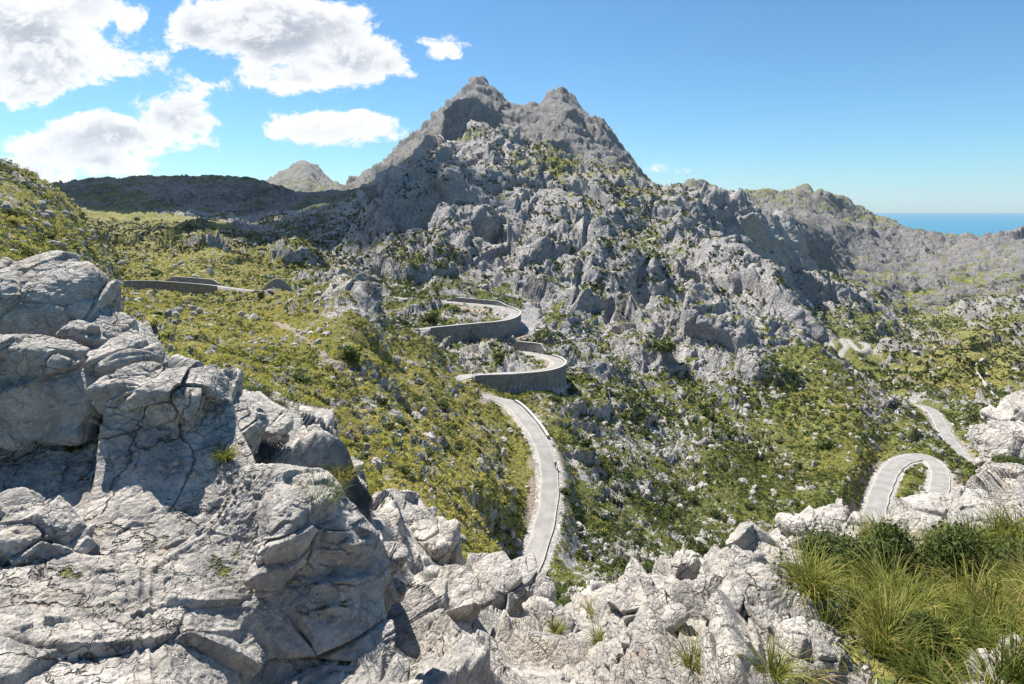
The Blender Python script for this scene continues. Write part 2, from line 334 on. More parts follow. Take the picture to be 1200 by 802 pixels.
flat = np.where(near_r & wallside, np.minimum(Zg, cells_z - np.abs(cells_w) * sstep(cells_d, HW + 0.4, HW + 0.9)) * 0.75 + 0.25 * (cells_z - np.abs(cells_w)), flat)
Zg = flat
keepmask = np.where(near_r, 1 - sstep(cells_d, HW + 2, 15), 0).astype(f32)
roadmask = np.where(near_r, 1 - sstep(cells_d, HW + 0.5, HW + 1.9), 0).astype(f32)
cutmask = np.where(near_r, sstep(cells_d, HW + 0.3, HW + 1.0) * (1 - sstep(cells_d, HW + 2.0, HW + 4.5)), 0).astype(f32)
print('base', time.time() - T0)

# ------------------------------------------------------------------ adaptive resampling of every column
PYg = HY - Zg / Dg[None, :] * FPX
ds = np.abs(np.diff(PYg, axis=1)) * 1.0 + 0.13 * FPX * np.diff(logD)[None, :]
ds = smooth1(ds, 12.0, 0)
S = np.concatenate([np.zeros((NC, 1)), np.cumsum(ds, 1)], 1)
jj = np.linspace(0, 1, NR)
rowpos = np.empty((NC, NR))
for i in range(NC): rowpos[i] = np.interp(jj * S[i, -1], S[i], np.arange(ND))
r0 = np.clip(np.floor(rowpos).astype(int), 0, ND - 2); rf = rowpos - r0
ii = np.arange(NC)[:, None]
def samp(G): return G[ii, r0] * (1 - rf) + G[ii, r0 + 1] * rf
Dv = np.exp(logD[0] + rowpos * (logD[1] - logD[0]))
Zv = samp(Zg); road_v = samp(roadmask).ravel(); keep_v = samp(keepmask).ravel(); cut_v = samp(cutmask).ravel()
P = np.stack([ug[:, None] * Dv, Dv, Zv], 2).astype(f32)                 # NC x NR x 3
def grid_normals(P):
    a = np.gradient(P, axis=0); b = np.gradient(P, axis=1)
    n = np.cross(a, b); n /= (np.linalg.norm(n, axis=2, keepdims=True) + 1e-12)
    n[n[..., 2] < 0] *= -1
    return n.astype(f32)
ZX = np.gradient(Zg, axis=0) / np.gradient(Xg, axis=0)
ZY = np.gradient(Zg, axis=1) / np.gradient(Dg)[None, :] - ZX * ug[:, None]
ZX = smooth1(smooth1(np.clip(ZX, -6, 6), 2.0, 0), 3.0, 1); ZY = smooth1(smooth1(np.clip(ZY, -6, 6), 2.0, 0), 3.0, 1)
N = np.stack([-samp(ZX), -samp(ZY), np.ones((NC, NR))], 2); N /= np.linalg.norm(N, axis=2, keepdims=True); N = N.astype(f32)
bpx = np.repeat(px_all[:, None], NR, 1).ravel(); bpy_ = (HY - Zv / Dv * FPX).ravel()
Pf = P.reshape(-1, 3); Nf = N.reshape(-1, 3); D = Dv.ravel().astype(f32)
print('grid', Pf.shape, time.time() - T0)

# region fields: gaussian blobs (px, py, rx, ry, Dmin, Dmax, value)
def field(default, blobs):
    num = np.full(len(D), default * 0.35, f32); den = np.full(len(D), 0.35, f32)
    for (x, y, rx, ry, d0, d1, v) in blobs:
        m = (D > d0) & (D < d1) & (np.abs(bpx - x) < 2.6 * rx) & (np.abs(bpy_ - y) < 2.6 * ry)
        g = 3 * np.exp(-0.5 * (((bpx[m] - x) / rx) ** 2 + ((bpy_[m] - y) / ry) ** 2) * 1.6)
        num[m] += g * v; den[m] += g
    return num / den
# vegetation cover 0..1
VEG = field(0.42, [
 (250,800,400,200,0,13,0.02),(600,750,200,120,0,20,0.03),(850,720,120,80,0,14,0.02),(200,450,250,90,0,13,0.02),
 (1080,700,130,55,5,12,0.85),(930,600,90,40,5,14,0.1),(1150,560,70,40,5,20,0.1),(620,700,60,14,18,30,0.7),
 (250,380,110,30,20,330,0.80),(350,430,70,40,20,200,0.85),(200,400,50,18,18,120,0.42),(160,370,40,16,18,80,0.35),(300,440,60,14,18,100,0.5),
 (480,480,70,60,30,200,0.66),(560,560,50,80,30,170,0.76),(430,560,50,30,20,100,0.75),(500,620,60,40,20,100,0.85),(590,640,30,40,40,130,0.9),
 (560,455,40,14,120,190,0.6),(408,368,34,26,150,262,0.28),(430,470,24,24,70,170,0.45),
 (60,280,80,40,60,320,0.8),(20,220,40,25,60,320,0.6),(130,270,70,20,300,1100,0.85),(230,315,70,12,310,520,0.9),(180,290,70,14,310,700,0.75),
 (240,292,26,10,310,520,0.4),(380,280,60,20,450,1000,0.45),(250,235,110,18,900,1700,0.26),(400,245,60,12,700,1400,0.45),(200,207,100,5,1300,1700,0.5),(140,235,30,10,900,1400,0.75),
 (520,350,60,10,280,420,0.6),(500,395,60,8,230,300,0.75),(550,400,50,8,230,300,0.7),(450,330,60,14,330,520,0.5),
 (500,240,60,40,500,900,0.18),(600,260,60,60,450,900,0.22),(650,200,60,24,600,1000,0.6),(720,225,50,16,600,1000,0.6),(640,300,70,40,350,700,0.3),
 (740,280,30,14,420,760,0.5),(700,380,60,40,250,460,0.42),(800,370,60,40,250,520,0.3),(860,260,50,25,600,1000,0.15),(880,330,50,40,380,800,0.22),
 (700,560,50,60,120,260,0.52),(780,600,80,60,120,260,0.55),(850,540,60,40,160,300,0.52),(900,560,60,40,130,300,0.75),(760,480,60,30,200,320,0.55),
 (970,500,50,40,180,330,0.88),(960,560,60,30,130,260,0.85),(940,460,25,30,240,360,0.8),(1010,480,40,12,250,380,0.35),(1060,590,40,40,110,240,0.85),
 (960,390,30,20,500,900,0.75),(1000,350,60,40,600,1400,0.5),(1040,420,60,20,380,900,0.6),(1150,430,60,30,380,900,0.9),(1120,380,70,20,600,1200,0.65),
 (1080,320,90,30,900,1800,0.25),(1100,285,90,14,1300,2100,0.12),(950,300,40,50,700,2000,0.2),(1150,340,60,20,900,1800,0.42),(1160,480,40,20,240,520,0.5),(1110,560,30,30,150,300,0.7),(1140,500,30,20,240,420,0.6),
 (560,120,100,30,1600,4000,0.08),(650,150,60,30,1600,4000,0.12),(450,200,60,20,1300,4000,0.25),(355,205,50,20,3800,6000,0.3),(640,175,20,10,1000,2500,0.5),
])
ROCKY = np.clip(1.25 - VEG * 1.1, 0.12, 1.0)
KEEP = 1 - keep_v * 0.97
SCREE = np.zeros(len(D), f32)
for (x, y, rx, ry, d0, d1) in ((622,372,12,24,235,345),(700,442,10,8,200,330),(786,426,12,8,200,420),(712,380,5,10,240,420)):
    SCREE = np.maximum(SCREE, np.exp(-(((bpx - x - (y - bpy_) * 0.25) / rx) ** 4 + ((bpy_ - y) / ry) ** 4)) * (D > d0) * (D < d1)).astype(f32)
VEG = VEG * (1 - SCREE); KEEP = KEEP * (1 - 0.75 * SCREE)
BIG = np.clip((0.35 + 0.65 * (1 - np.clip(VEG - 0.35, 0, 0.5) * 1.9)), 0.1, 1)

H = np.zeros(len(D), f32)
EDGE = np.maximum(np.linalg.norm(np.gradient(P, axis=0), axis=2), np.linalg.norm(np.gradient(P, axis=1), axis=2)).ravel().astype(f32)
EDGE = smooth1(smooth1(EDGE.reshape(NC, NR), 3.0, 0), 3.0, 1).ravel()
def add(mask_lo, mask_hi, fn, wfn=None, fade=0.25, size=None):
    """adds fn(points) where depth is in [lo, hi], faded at both ends"""
    m = np.where((D > mask_lo) & (D < mask_hi))[0]
    if not len(m): return
    ld = np.log(D[m])
    wv = sstep(ld, math.log(mask_lo), math.log(mask_lo) + fade) * (1 - sstep(ld, math.log(mask_hi) - fade, math.log(mask_hi)))
    if mask_lo <= 1.3: wv = 1 - sstep(ld, math.log(mask_hi) - fade, math.log(mask_hi))
    if mask_hi >= 6900: wv = sstep(ld, math.log(mask_lo), math.log(mask_lo) + fade)
    v = fn(Pf[m])
    if size: wv = wv * (np.where(D[m] < 24, 1 - sstep(EDGE[m] / size, 0.18, 0.5) * 1.0 - (sstep(EDGE[m] / size, 0.08, 0.25) * (1 - sstep(EDGE[m] / size, 0.18, 0.5))) * sstep(D[m], 6.4, 8.5), 1 - sstep(EDGE[m] / size, 0.35, 1.3)))
    if wfn is not None: wv = wv * wfn[m]
    H[m] += (v * wv).astype(f32)
fgR = 1 - 0.75 * sstep(VEG, 0.4, 0.8)
fgR = fgR * (1 - 0.5 * sstep(-bpx, -330, -230) * (1 - sstep(D, 5.2, 5.7)))
# foreground bedrock
add(1.3, 18, lambda p: rock_disp(p, 1.7, 11, 0.42, 0.12, 0.07, 0.05, 0.14, (1, 1, 0.8), (0.5, 0.35, 0.3)), fgR, size=1.3)
add(1.3, 20, lambda p: rock_disp(p, 0.55, 12, 0.50, 0.10, 0.10, 0.05, 0.18, (1, 0.6, 1.3), (0.6, 0.3, 0.5)) * sstep(fbm(p * 0.55, 78, 2), -0.22, 0.25), fgR * (0.75 + 0.25 * (bpx > 330)), size=0.55)
add(1.3, 22, lambda p: 0.06 * fbm(p * 2.4, 40, 3, 0.55), None, size=0.5)
add(1.3, 20, lambda p: rock_disp(p, 0.15, 13, 0.5, 0.14, 0.12, 0.07, 0.3, (1, 0.5, 1.4), (0.6, 0.3, 0.9)) * sstep(fbm(p * 1.1, 77, 2), -0.25, 0.3), fgR, size=0.15)
add(1.3, 14, lambda p: 0.026 * fbm(p * 11, 41, 4, 0.62, ridged=True), fgR, size=0.12)
# near slopes
add(16, 260, lambda p: rock_disp(p, 5.0, 21, 0.46, 0.18, 0.08, 0.08, 0.35, (1, 1, 0.7), (0.2, 0.4, 0.3)), ROCKY * KEEP, size=5)
add(16, 240, lambda p: rock_disp(p, 1.7, 22, 0.7, 0.26, 0.12, 0.1, 0.35, (1, 1, 0.7), (0.5, 0.3, 0.8)), ROCKY * KEEP, size=1.7)
add(16, 120, lambda p: 0.22 * fbm(p * 1.1, 42, 3, 0.6), KEEP)
# mid mountain
add(280, 1100, lambda p: rock_disp(p, 45, 31, 0.34, 0.12, 0.05, 0.06, 0.4, (1.2, 0.5, 0.7), (0.2, 0.5, 0.3)), BIG * KEEP, size=42)
add(190, 1000, lambda p: rock_disp(p, 13, 32, 0.36, 0.12, 0.07, 0.08, 0.4, (1.3, 0.5, 0.7), (0.3, 0.5, 0.9)), ROCKY * KEEP, size=12)
add(180, 1000, lambda p: rock_disp(p, 4.8, 33, 0.38, 0.13, 0.14, 0.14, 0.5, (1.3, 0.6, 0.7), (0.3, 0.5, 0.2)), ROCKY * KEEP, size=4.6)
add(150, 600, lambda p: rock_disp(p, 2.2, 34, 0.42, 0.16, 0.14, 0.2, 0.4, (1.2, 0.8, 0.7), (0.3, 0.2, 0.6)), ROCKY * KEEP, size=2.2)
add(150, 1100, lambda p: 7.0 * fbm(p * 0.03, 43, 4, 0.55, ridged=True), KEEP * BIG)
# far
add(1500, 6900, lambda p: rock_disp(p, 120, 35, 0.2, 0.1, 0.02, 0.12, 0.6, (1, 0.8, 0.5), (0.1, 0.5, 0.3)), BIG)
add(700, 6900, lambda p: rock_disp(p, 34, 36, 0.26, 0.08, 0.05, 0.08, 0.4, (1.4, 0.8, 0.6), (0.3, 0.5, 0.9)), ROCKY, size=34)
add(700, 6900, lambda p: rock_disp(p, 13, 37, 0.40, 0.14, 0.08, 0.12, 0.4, (1.4, 0.6, 0.7), (0.3, 0.5, 0.2)), ROCKY, size=12)
add(700, 2600, lambda p: rock_disp(p, 5.5, 38, 0.42, 0.16, 0.10, 0.2, 0.5, (1.2, 0.8, 0.7), (0.3, 0.5, 0.6)), ROCKY, size=5)
add(1500, 6900, lambda p: 16 * fbm(p * np.array([0.006, 0.006, 0.0025], f32), 44, 4, 0.55, ridged=True), BIG)
add(1500, 6900, lambda p: rock_disp(p, 80, 45, 0.20, 0.06, 0.03, 0.05, 0.25, (1.3, 0.6, 0.4), (0.2, 0.6, 0.5)), BIG)
add(1500, 6900, lambda p: rock_disp(p, 28, 46, 0.34, 0.10, 0.05, 0.07, 0.25, (1.3, 0.5, 0.4), (0.2, 0.6, 0.1)), BIG)
print('disp', time.time() - T0)
DIR = smooth1(smooth1(N, 5.0, 0), 8.0, 1).reshape(-1, 3); DIR[:, 2] += 0.05; DIR /= np.linalg.norm(DIR, axis=1, keepdims=True)
PD = (Pf + DIR * H[:, None]).reshape(NC, NR, 3)
N2 = grid_normals(PD).reshape(-1, 3)
Pd = PD.reshape(-1, 3)
slope = N2[:, 2]
# final vegetation: less on steep faces, clumped
vn = fbm(Pf / np.clip(D * 0.02, 0.5, 30)[:, None] ** 1.0 * 1.0, 91, 1) * 0
vseg = np.zeros(len(D), f32)
for lo, hi, s in ((0, 14, 0.5), (14, 120, 3.0), (120, 600, 10.0), (600, 7000, 45.0)):
    m = np.where((D >= lo) & (D < hi))[0]
    vseg[m] = fbm(Pf[m] / s, 92, 4, 0.6)
VF = np.clip(VEG + 0.75 * vseg + (slope - 0.72) * 0.55, 0, 1) * (1 - road_v) 
VF = VF * (1 - SCREE)
VF = np.where(VEG < 0.06, np.minimum(VF, 0.12), VF).astype(f32)
# dirt tracks and bare earth
DIRT = np.zeros(len(D), f32)
def dirt_line(pts, wpx):
    pts = np.array(pts, float)
    m = np.where((bpx > pts[:, 0].min() - 12) & (bpx < pts[:, 0].max() + 12) & (D > 30) & (D < 330))[0]
    dmin = np.full(len(m), 1e9)
    for a, b in zip(pts[:-1], pts[1:]):
        ab = b - a; q = np.stack([bpx[m], bpy_[m]], 1) - a
        t = np.clip((q @ ab) / (ab @ ab), 0, 1); dd = np.hypot(*(q - t[:, None] * ab).T * np.array([[1.0], [1.6]])); dmin = np.minimum(dmin, dd)
    DIRT[m] = np.maximum(DIRT[m], 1 - sstep(dmin, wpx * 0.6, wpx * 1.6))
dirt_line([(325,383),(345,388),(362,400),(375,415),(392,425),(410,433),(425,438)], 3.2)
dirt_line([(358,390),(372,378),(382,368)], 1.6)
dirt_line([(135,340),(160,352),(178,360)], 1.8)
for (x, y, rx, ry) in ((385,428,18,6),(620,416,16,3),(570,418,14,4),(560,365,26,4),(600,398,26,6),(545,362,20,3),(785,425,14,7),(1122,566,7,18),(570,470,12,6)):
    g = np.exp(-(((bpx - x) / rx) ** 2 + ((bpy_ - y) / ry) ** 2)) * (D > 100) * (D < 400); DIRT = np.maximum(DIRT, sstep(g + 0.35 * vseg, 0.35, 0.7) * (g > 0.05)).astype(f32)
DIRT = np.maximum(DIRT, cut_v * 0.62 * sstep(vseg, -0.25, 0.25)).astype(f32)
print('fields', time.time() - T0)

# ------------------------------------------------------------------ helpers for objects
def mesh_obj(name, verts, faces, mat=None, parent=None, smooth=False, attrs=None, nv=None):
    me = bpy.data.meshes.new(name)
    verts = np.asarray(verts, f32); faces = np.asarray(faces, np.int32)
    me.vertices.add(len(verts)); me.vertices.foreach_set('co', verts.ravel())
    k = faces.shape[1]
    me.loops.add(faces.size); me.loops.foreach_set('vertex_index', faces.ravel())
    me.polygons.add(len(faces)); me.polygons.foreach_set('loop_start', np.arange(0, faces.size, k, dtype=np.int32))
    me.polygons.foreach_set('loop_total', np.full(len(faces), k, np.int32))
    me.polygons.foreach_set('use_smooth', np.full(len(faces), bool(smooth)))
    for an, av in (attrs or {}).items():
        av = np.asarray(av, f32)
        if av.ndim == 1: a = me.attributes.new(an, 'FLOAT', 'POINT'); a.data.foreach_set('value', av)
        else: a = me.attributes.new(an, 'FLOAT_VECTOR', 'POINT'); a.data.foreach_set('vector', av.ravel())
    me.update(calc_edges=True); 
    if mat: me.materials.append(mat)
    o = bpy.data.objects.new(name, me); C.objects.link(o)
    if parent: o.parent = parent
    return o
def tag(o, label=None, cat=None, group=None, kind=None):
    if label: o['label'] = label
    if cat: o['category'] = cat
    if group: o['group'] = group
    if kind: o['kind'] = kind
    return o
def empty(name, loc, rz=0.0):
    o = bpy.data.objects.new(name, None); C.objects.link(o); o.location = loc; o.rotation_euler = (0, 0, rz); return o
def new_mat(name):
    m = bpy.data.materials.new(name); m.use_nodes = True; m.node_tree.nodes.clear()
    t = NT(m.node_tree); o = t.new('ShaderNodeOutputMaterial'); b = t.new('ShaderNodeBsdfPrincipled'); t.l.new(b.outputs[0], o.inputs[0])
    b.inputs['Roughness'].default_value = 0.9; b.inputs['Specular IOR Level'].default_value = 0.25
    return m, t, b
def attr(t, name, vec=False):
    n = t.new('ShaderNodeAttribute'); n.attribute_name = name; return n.outputs['Vector' if vec else 'Fac']

def rock_colour(t, pos, s):
    """grey karst limestone, s = base feature frequency"""
    a = t.noise(pos, 0.35 * s, 4, 0.6); b = t.noise(pos, 2.2 * s, 6, 0.65); c = t.noise(pos, 9 * s, 4, 0.6)
    k = t.mix(t.step(b, 0.38, 0.66), col(0.29, 0.275, 0.26), col(0.58, 0.55, 0.51))
    k = t.mix(t.step(a, 0.40, 0.62), t.mix(0.55, k, col(0.31, 0.305, 0.30)), k)
    k = t.mix(t.step(c, 0.52, 0.72, 0, 0.55), k, col(0.64, 0.615, 0.58))
    st = t.noise(pos, 0.8 * s, 5, 0.7, 1.2)
    k = t.mix(t.step(st, 0.61, 0.76, 0, 0.6), k, col(0.43, 0.29, 0.19))
    li = t.noise(pos, 5 * s, 3, 0.8); k = t.mix(t.step(li, 0.60, 0.70, 0, 0.55), k, col(0.15, 0.147, 0.145))
    return k
def ground_mat(name, s, vs, bump_d, veg_bump=0.0, dark=1.0, near=False):
    m, t, b = new_mat(name)
    geo = t.new('ShaderNodeNewGeometry').outputs['Position']
    rk = rock_colour(t, geo, s)
    if dark != 1.0: rk = t.mix(1.0, rk, col(dark, dark, dark * 1.03), 'MULTIPLY')
    fine = 0.0
    if near:
        rk = t.mix(1.0, rk, col(1.16, 1.13, 1.08), 'MULTIPLY')
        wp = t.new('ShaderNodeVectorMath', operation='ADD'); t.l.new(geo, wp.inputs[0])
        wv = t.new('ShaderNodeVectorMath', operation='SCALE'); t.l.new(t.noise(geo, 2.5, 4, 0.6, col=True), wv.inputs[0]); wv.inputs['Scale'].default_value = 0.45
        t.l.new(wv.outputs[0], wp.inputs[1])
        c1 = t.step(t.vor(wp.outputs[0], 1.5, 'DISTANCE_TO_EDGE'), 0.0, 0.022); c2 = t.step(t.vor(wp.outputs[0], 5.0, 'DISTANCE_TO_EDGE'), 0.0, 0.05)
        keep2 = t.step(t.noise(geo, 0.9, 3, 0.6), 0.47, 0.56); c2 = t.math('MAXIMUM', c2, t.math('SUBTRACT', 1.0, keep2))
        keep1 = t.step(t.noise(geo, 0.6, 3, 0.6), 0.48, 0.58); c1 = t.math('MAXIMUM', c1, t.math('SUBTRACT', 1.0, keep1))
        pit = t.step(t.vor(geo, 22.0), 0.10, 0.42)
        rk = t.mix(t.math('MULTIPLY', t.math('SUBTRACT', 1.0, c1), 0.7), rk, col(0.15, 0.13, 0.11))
        rk = t.mix(t.step(t.noise(geo, 28.0, 4, 0.7), 0.48, 0.72, 0, 0.22), rk, col(0.2, 0.195, 0.19))
        rk = t.mix(t.step(t.noise(geo, 1.1, 6, 0.72, 0.8), 0.58, 0.70, 0, 0.6), rk, col(0.52, 0.43, 0.34))
        fine = t.math('ADD', t.math('MULTIPLY', c1, 0.9), t.math('MULTIPLY', c2, 0.55))
        fine = t.math('ADD', fine, t.math('MULTIPLY', pit, 0.10)); fine = t.math('ADD', fine, t.math('MULTIPLY', t.noise(geo, 30.0, 5, 0.7), 0.45))
    v = attr(t, 'veg'); d = attr(t, 'dirt'); yel = attr(t, 'tone')
    n1 = t.noise(geo, vs, 5, 0.7); n2 = t.noise(geo, vs * 3.1, 3, 0.6)
    mask = t.step(t.math('ADD', v, t.math('MULTIPLY', t.math('SUBTRACT', n1, 0.5), 1.5)), 0.43, 0.57)
    vo = t.vor(geo, vs * 1.3)
    vcol = t.new('ShaderNodeValToRGB'); cr = vcol.color_ramp
    cr.elements[0].position = 0.25; cr.elements[0].color = col(0.045, 0.065, 0.018)
    cr.elements[1].position = 0.75; cr.elements[1].color = col(0.33, 0.28, 0.13)
    e = cr.elements.new(0.42); e.color = col(0.10, 0.12, 0.03)
    e = cr.elements.new(0.58); e.color = col(0.21, 0.20, 0.055)
    n3 = t.noise(geo, vs * 1.9, 4, 0.7)
    t.l.new(t.math('ADD', n3, t.math('MULTIPLY', t.math('SUBTRACT', yel, 0.5), 0.5)), vcol.inputs[0])
    base = t.mix(mask, rk, vcol.outputs[0])
    dc = t.mix(t.step(n2, 0.4, 0.6), col(0.42, 0.33, 0.25), col(0.30, 0.26, 0.22))
    base = t.mix(t.step(t.math('ADD', d, t.math('MULTIPLY', t.math('SUBTRACT', n2, 0.5), 0.7)), 0.4, 0.6), base, dc)
    t.l.new(base, b.inputs['Base Color'])
    bm = t.new('ShaderNodeBump'); bm.inputs['Strength'].default_value = 1.0; bm.inputs['Distance'].default_value = bump_d
    hgt = t.math('ADD', t.noise(geo, 3.5 * s, 7, 0.68), t.math('MULTIPLY', t.math('MINIMUM', t.vor(geo, 3.0 * s, 'DISTANCE_TO_EDGE'), 0.12), 2.0))
    if near: hgt = t.math('ADD', hgt, fine)
    hgt = t.math('ADD', t.math('MULTIPLY', hgt, t.math('SUBTRACT', 1.0, mask)), t.math('MULTIPLY', t.math('MULTIPLY', n3, mask), veg_bump))
    t.l.new(hgt, bm.inputs['Height']); t.l.new(bm.outputs[0], b.inputs['Normal'])
    return m
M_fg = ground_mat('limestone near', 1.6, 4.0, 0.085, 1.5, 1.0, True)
M_mid = ground_mat('karst slope', 0.4, 0.8, 0.6, 2.0)
M_mtn = ground_mat('karst mountain', 0.16, 0.2, 2.2, 1.5, 0.96)
M_far = ground_mat('karst far', 0.05, 0.05, 5.0, 1.0, 0.50)

# tone: yellow-green (1) to dark green (0)
TONE = field(0.42, [(250,380,110,40,18,330,0.72),(480,480,80,70,30,200,0.72),(560,560,60,80,30,180,0.72),(60,260,90,50,60,330,0.66),(150,275,90,25,300,1100,0.72),(240,310,70,14,310,520,0.78),
  (780,600,90,60,120,260,0.30),(900,540,60,50,150,300,0.42),(970,520,50,40,180,330,0.6),(250,225,150,22,1000,1700,0.12),(400,262,60,25,500,1400,0.2),(1150,430,60,30,380,900,0.72),(680,220,70,24,600,1000,0.72),
  (500,400,80,12,220,300,0.3),(500,350,80,10,300,420,0.3),(1060,590,40,40,110,240,0.45),(700,650,60,40,90,200,0.4)])
idx = np.arange(NC * NR).reshape(NC, NR)
quads = np.stack([idx[:-1, :-1], idx[1:, :-1], idx[1:, 1:], idx[:-1, 1:]], -1).reshape(-1, 4)
qd = D[quads[:, 0]]
def piece(name, lo, hi, mat):
    q = quads[(qd >= lo) & (qd < hi)]
    used = np.zeros(len(D), bool); used[q.ravel()] = True
    remap = np.cumsum(used) - 1; ids = np.where(used)[0]
    return tag(mesh_obj(name, Pd[ids], remap[q], mat, smooth=True, attrs={'veg': VF[ids], 'dirt': DIRT[ids], 'tone': TONE[ids]}), kind='structure')
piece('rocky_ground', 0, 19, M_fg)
piece('terrain', 19, 235, M_mid)
piece('mountain', 235, 1050, M_mtn)
piece('hills', 1050, 1e9, M_far)
print('terrain', time.time() - T0)
#==SEA==
m, t, b = new_mat('sea water')
b.inputs['Base Color'].default_value = col(0.03, 0.17, 0.26); b.inputs['Roughness'].default_value = 0.45
b.inputs['Specular IOR Level'].default_value = 0.2
tag(mesh_obj('sea', [(-30000, 2600, -200), (30000, 2600, -200), (30000, 30000, -200), (-30000, 30000, -200)], [(0, 1, 2, 3)], m), kind='structure')

# ------------------------------------------------------------------ haze
def box_mesh(name, lo, hi, mat=None, parent=None):
    v = [(x, y, z) for x in (lo[0], hi[0]) for y in (lo[1], hi[1]) for z in (lo[2], hi[2])]
    f = [(0,1,3,2),(4,6,7,5),(0,4,5,1),(2,3,7,6),(0,2,6,4),(1,5,7,3)]
    return mesh_obj(name, v, f, mat, parent)
hm = bpy.data.materials.new('haze'); hm.use_nodes = True; hm.node_tree.nodes.clear()
ht = NT(hm.node_tree); ho = ht.new('ShaderNodeOutputMaterial'); pv = ht.new('ShaderNodeVolumePrincipled')
pv.inputs['Color'].default_value = col(0.80, 0.90, 1.0); pv.inputs['Density'].default_value = 2.1e-5; pv.inputs['Anisotropy'].default_value = 0.2
ht.l.new(pv.outputs[0], ho.inputs['Volume'])
zmin = min(-551.0, float(Pd[:, 2].min()) - 1); zmax = float(Pd[:, 2].max()) + 12
tag(box_mesh('haze', (-31000, -60, zmin), (31000, 31000, zmax), hm), kind='stuff')

# ------------------------------------------------------------------ picking points of the ground
PX = (CX + Pd[:, 0] / Pd[:, 1] * FPX).astype(f32); PY = (HY - Pd[:, 2] / Pd[:, 1] * FPX).astype(f32)
def pick(x, y, d0=0, d1=1e9, tol=1.6):
    for k in range(8):
        m = np.where((np.abs(PX - x) < tol) & (np.abs(PY - y) < tol) & (D > d0) & (D < d1))[0]
        if len(m):
            # nearest surface first
            dm = D[m].min(); mm = m[D[m] < dm * 1.06 + 0.1]
            return Pd[mm].mean(0).astype(float), N2[mm].mean(0), float(dm)
        tol *= 1.6
    raise ValueError((x, y, d0, d1))
rng = np.random.default_rng(7)
# cell area of every ground vertex
ga = np.gradient(P, axis=0); gb = np.gradient(P, axis=1); GA, GB = ga.reshape(-1, 3), gb.reshape(-1, 3); AREA = np.linalg.norm(np.cross(ga, gb), axis=2).ravel()

# ------------------------------------------------------------------ road, walls
m_as, t, b = new_mat('worn asphalt')
g = t.new('ShaderNodeNewGeometry').outputs['Position']
ac = attr(t, 'across')
base = t.mix(t.step(t.noise(g, 0.25, 5, 0.6), 0.35, 0.65), col(0.22, 0.212, 0.20), col(0.30, 0.29, 0.275))
base = t.mix(t.step(t.noise(g, 6.0, 3, 0.6), 0.45, 0.7, 0, 0.4), base, col(0.20, 0.195, 0.19))
aa = t.math('ABSOLUTE', ac)
trk = t.math('MULTIPLY', t.step(aa, 0.30, 0.48), t.step(aa, 0.72, 0.52))
base = t.mix(t.math('MULTIPLY', trk, 0.28), base, col(0.20, 0.195, 0.19))
base = t.mix(t.math('MULTIPLY', t.math('MULTIPLY', t.step(aa, 0.88, 0.895), t.step(aa, 0.93, 0.915)), 0.7), base, col(0.55, 0.54, 0.51))
base = t.mix(t.math('MULTIPLY', t.step(aa, 0.93, 0.97), t.step(t.noise(g, 1.5, 4, 0.7), 0.35, 0.6)), base, col(0.44, 0.38, 0.30))
t.l.new(base, b.inputs['Base Color'])
def frame_of(R):
    T = np.gradient(R[:, :2], axis=0); T /= np.linalg.norm(T, axis=1)[:, None]
    return np.stack([-T[:, 1], T[:, 0]], 1)                # left of travel
def road_mesh(name, R, hw):
    Nn = frame_of(R); offs = np.array([-1.0, -1.0, -0.96, -0.5, 0, 0.5, 0.96, 1.0, 1.0]); dz = np.array([-0.5, 0, 0.0, 0.03, 0.05, 0.03, 0.0, 0, -0.5])
    n, k = len(R), len(offs)
    V = np.empty((n, k, 3)); wob = 1 + 0.04 * np.sin(np.arange(n) * 0.7)
    V[..., :2] = R[:, None, :2] + Nn[:, None, :] * (offs[None, :, None] * hw * wob[:, None, None]); V[..., 2] = R[:, None, 2] + dz
    I = np.arange(n * k).reshape(n, k)
    F = np.stack([I[:-1, :-1], I[:-1, 1:], I[1:, 1:], I[1:, :-1]], -1).reshape(-1, 4)
    return tag(mesh_obj(name, V.reshape(-1, 3), F, m_as, smooth=True, attrs={'across': np.tile(offs, n)}), kind='structure')
road_mesh('road', RA, HW); road_mesh('road', RB, HW + 0.6); road_mesh('road', RC, HW - 0.2); road_mesh('road', RD, HW - 0.2)

m_wall, t, b = new_mat('stone masonry')
g = t.new('ShaderNodeNewGeometry').outputs['Position']
vc = t.new('ShaderNodeTexVoronoi'); vc.inputs['Scale'].default_value = 1.6; t.l.new(g, vc.inputs['Vector'])
k = t.mix(t.step(t.noise(g, 0.5, 5, 0.7), 0.35, 0.65), col(0.21, 0.21, 0.205), col(0.33, 0.325, 0.31))
k = t.mix(0.30, k, t.mix(1.0, k, vc.outputs['Color'], 'MULTIPLY'))
k = t.mix(t.step(t.vor(g, 1.6, 'DISTANCE_TO_EDGE'), 0.07, 0.0), k, col(0.10, 0.10, 0.095))
mp = t.new('ShaderNodeMapping'); mp.inputs['Scale'].default_value = (1.2, 1.2, 0.12); t.l.new(g, mp.inputs[0])
k = t.mix(t.step(t.noise(mp.outputs[0], 1.0, 4, 0.7), 0.55, 0.72, 0, 0.5), k, col(0.12, 0.12, 0.115))
t.l.new(k, b.inputs['Base Color'])
bm = t.new('ShaderNodeBump'); bm.inputs['Distance'].default_value = 0.12
t.l.new(t.math('ADD', t.vor(g, 1.6, 'DISTANCE_TO_EDGE'), t.noise(g, 3, 5, 0.7)), bm.inputs['Height']); t.l.new(bm.outputs[0], b.inputs['Normal'])
m_cop, t, b = new_mat('pale parapet')
g = t.new('ShaderNodeNewGeometry').outputs['Position']
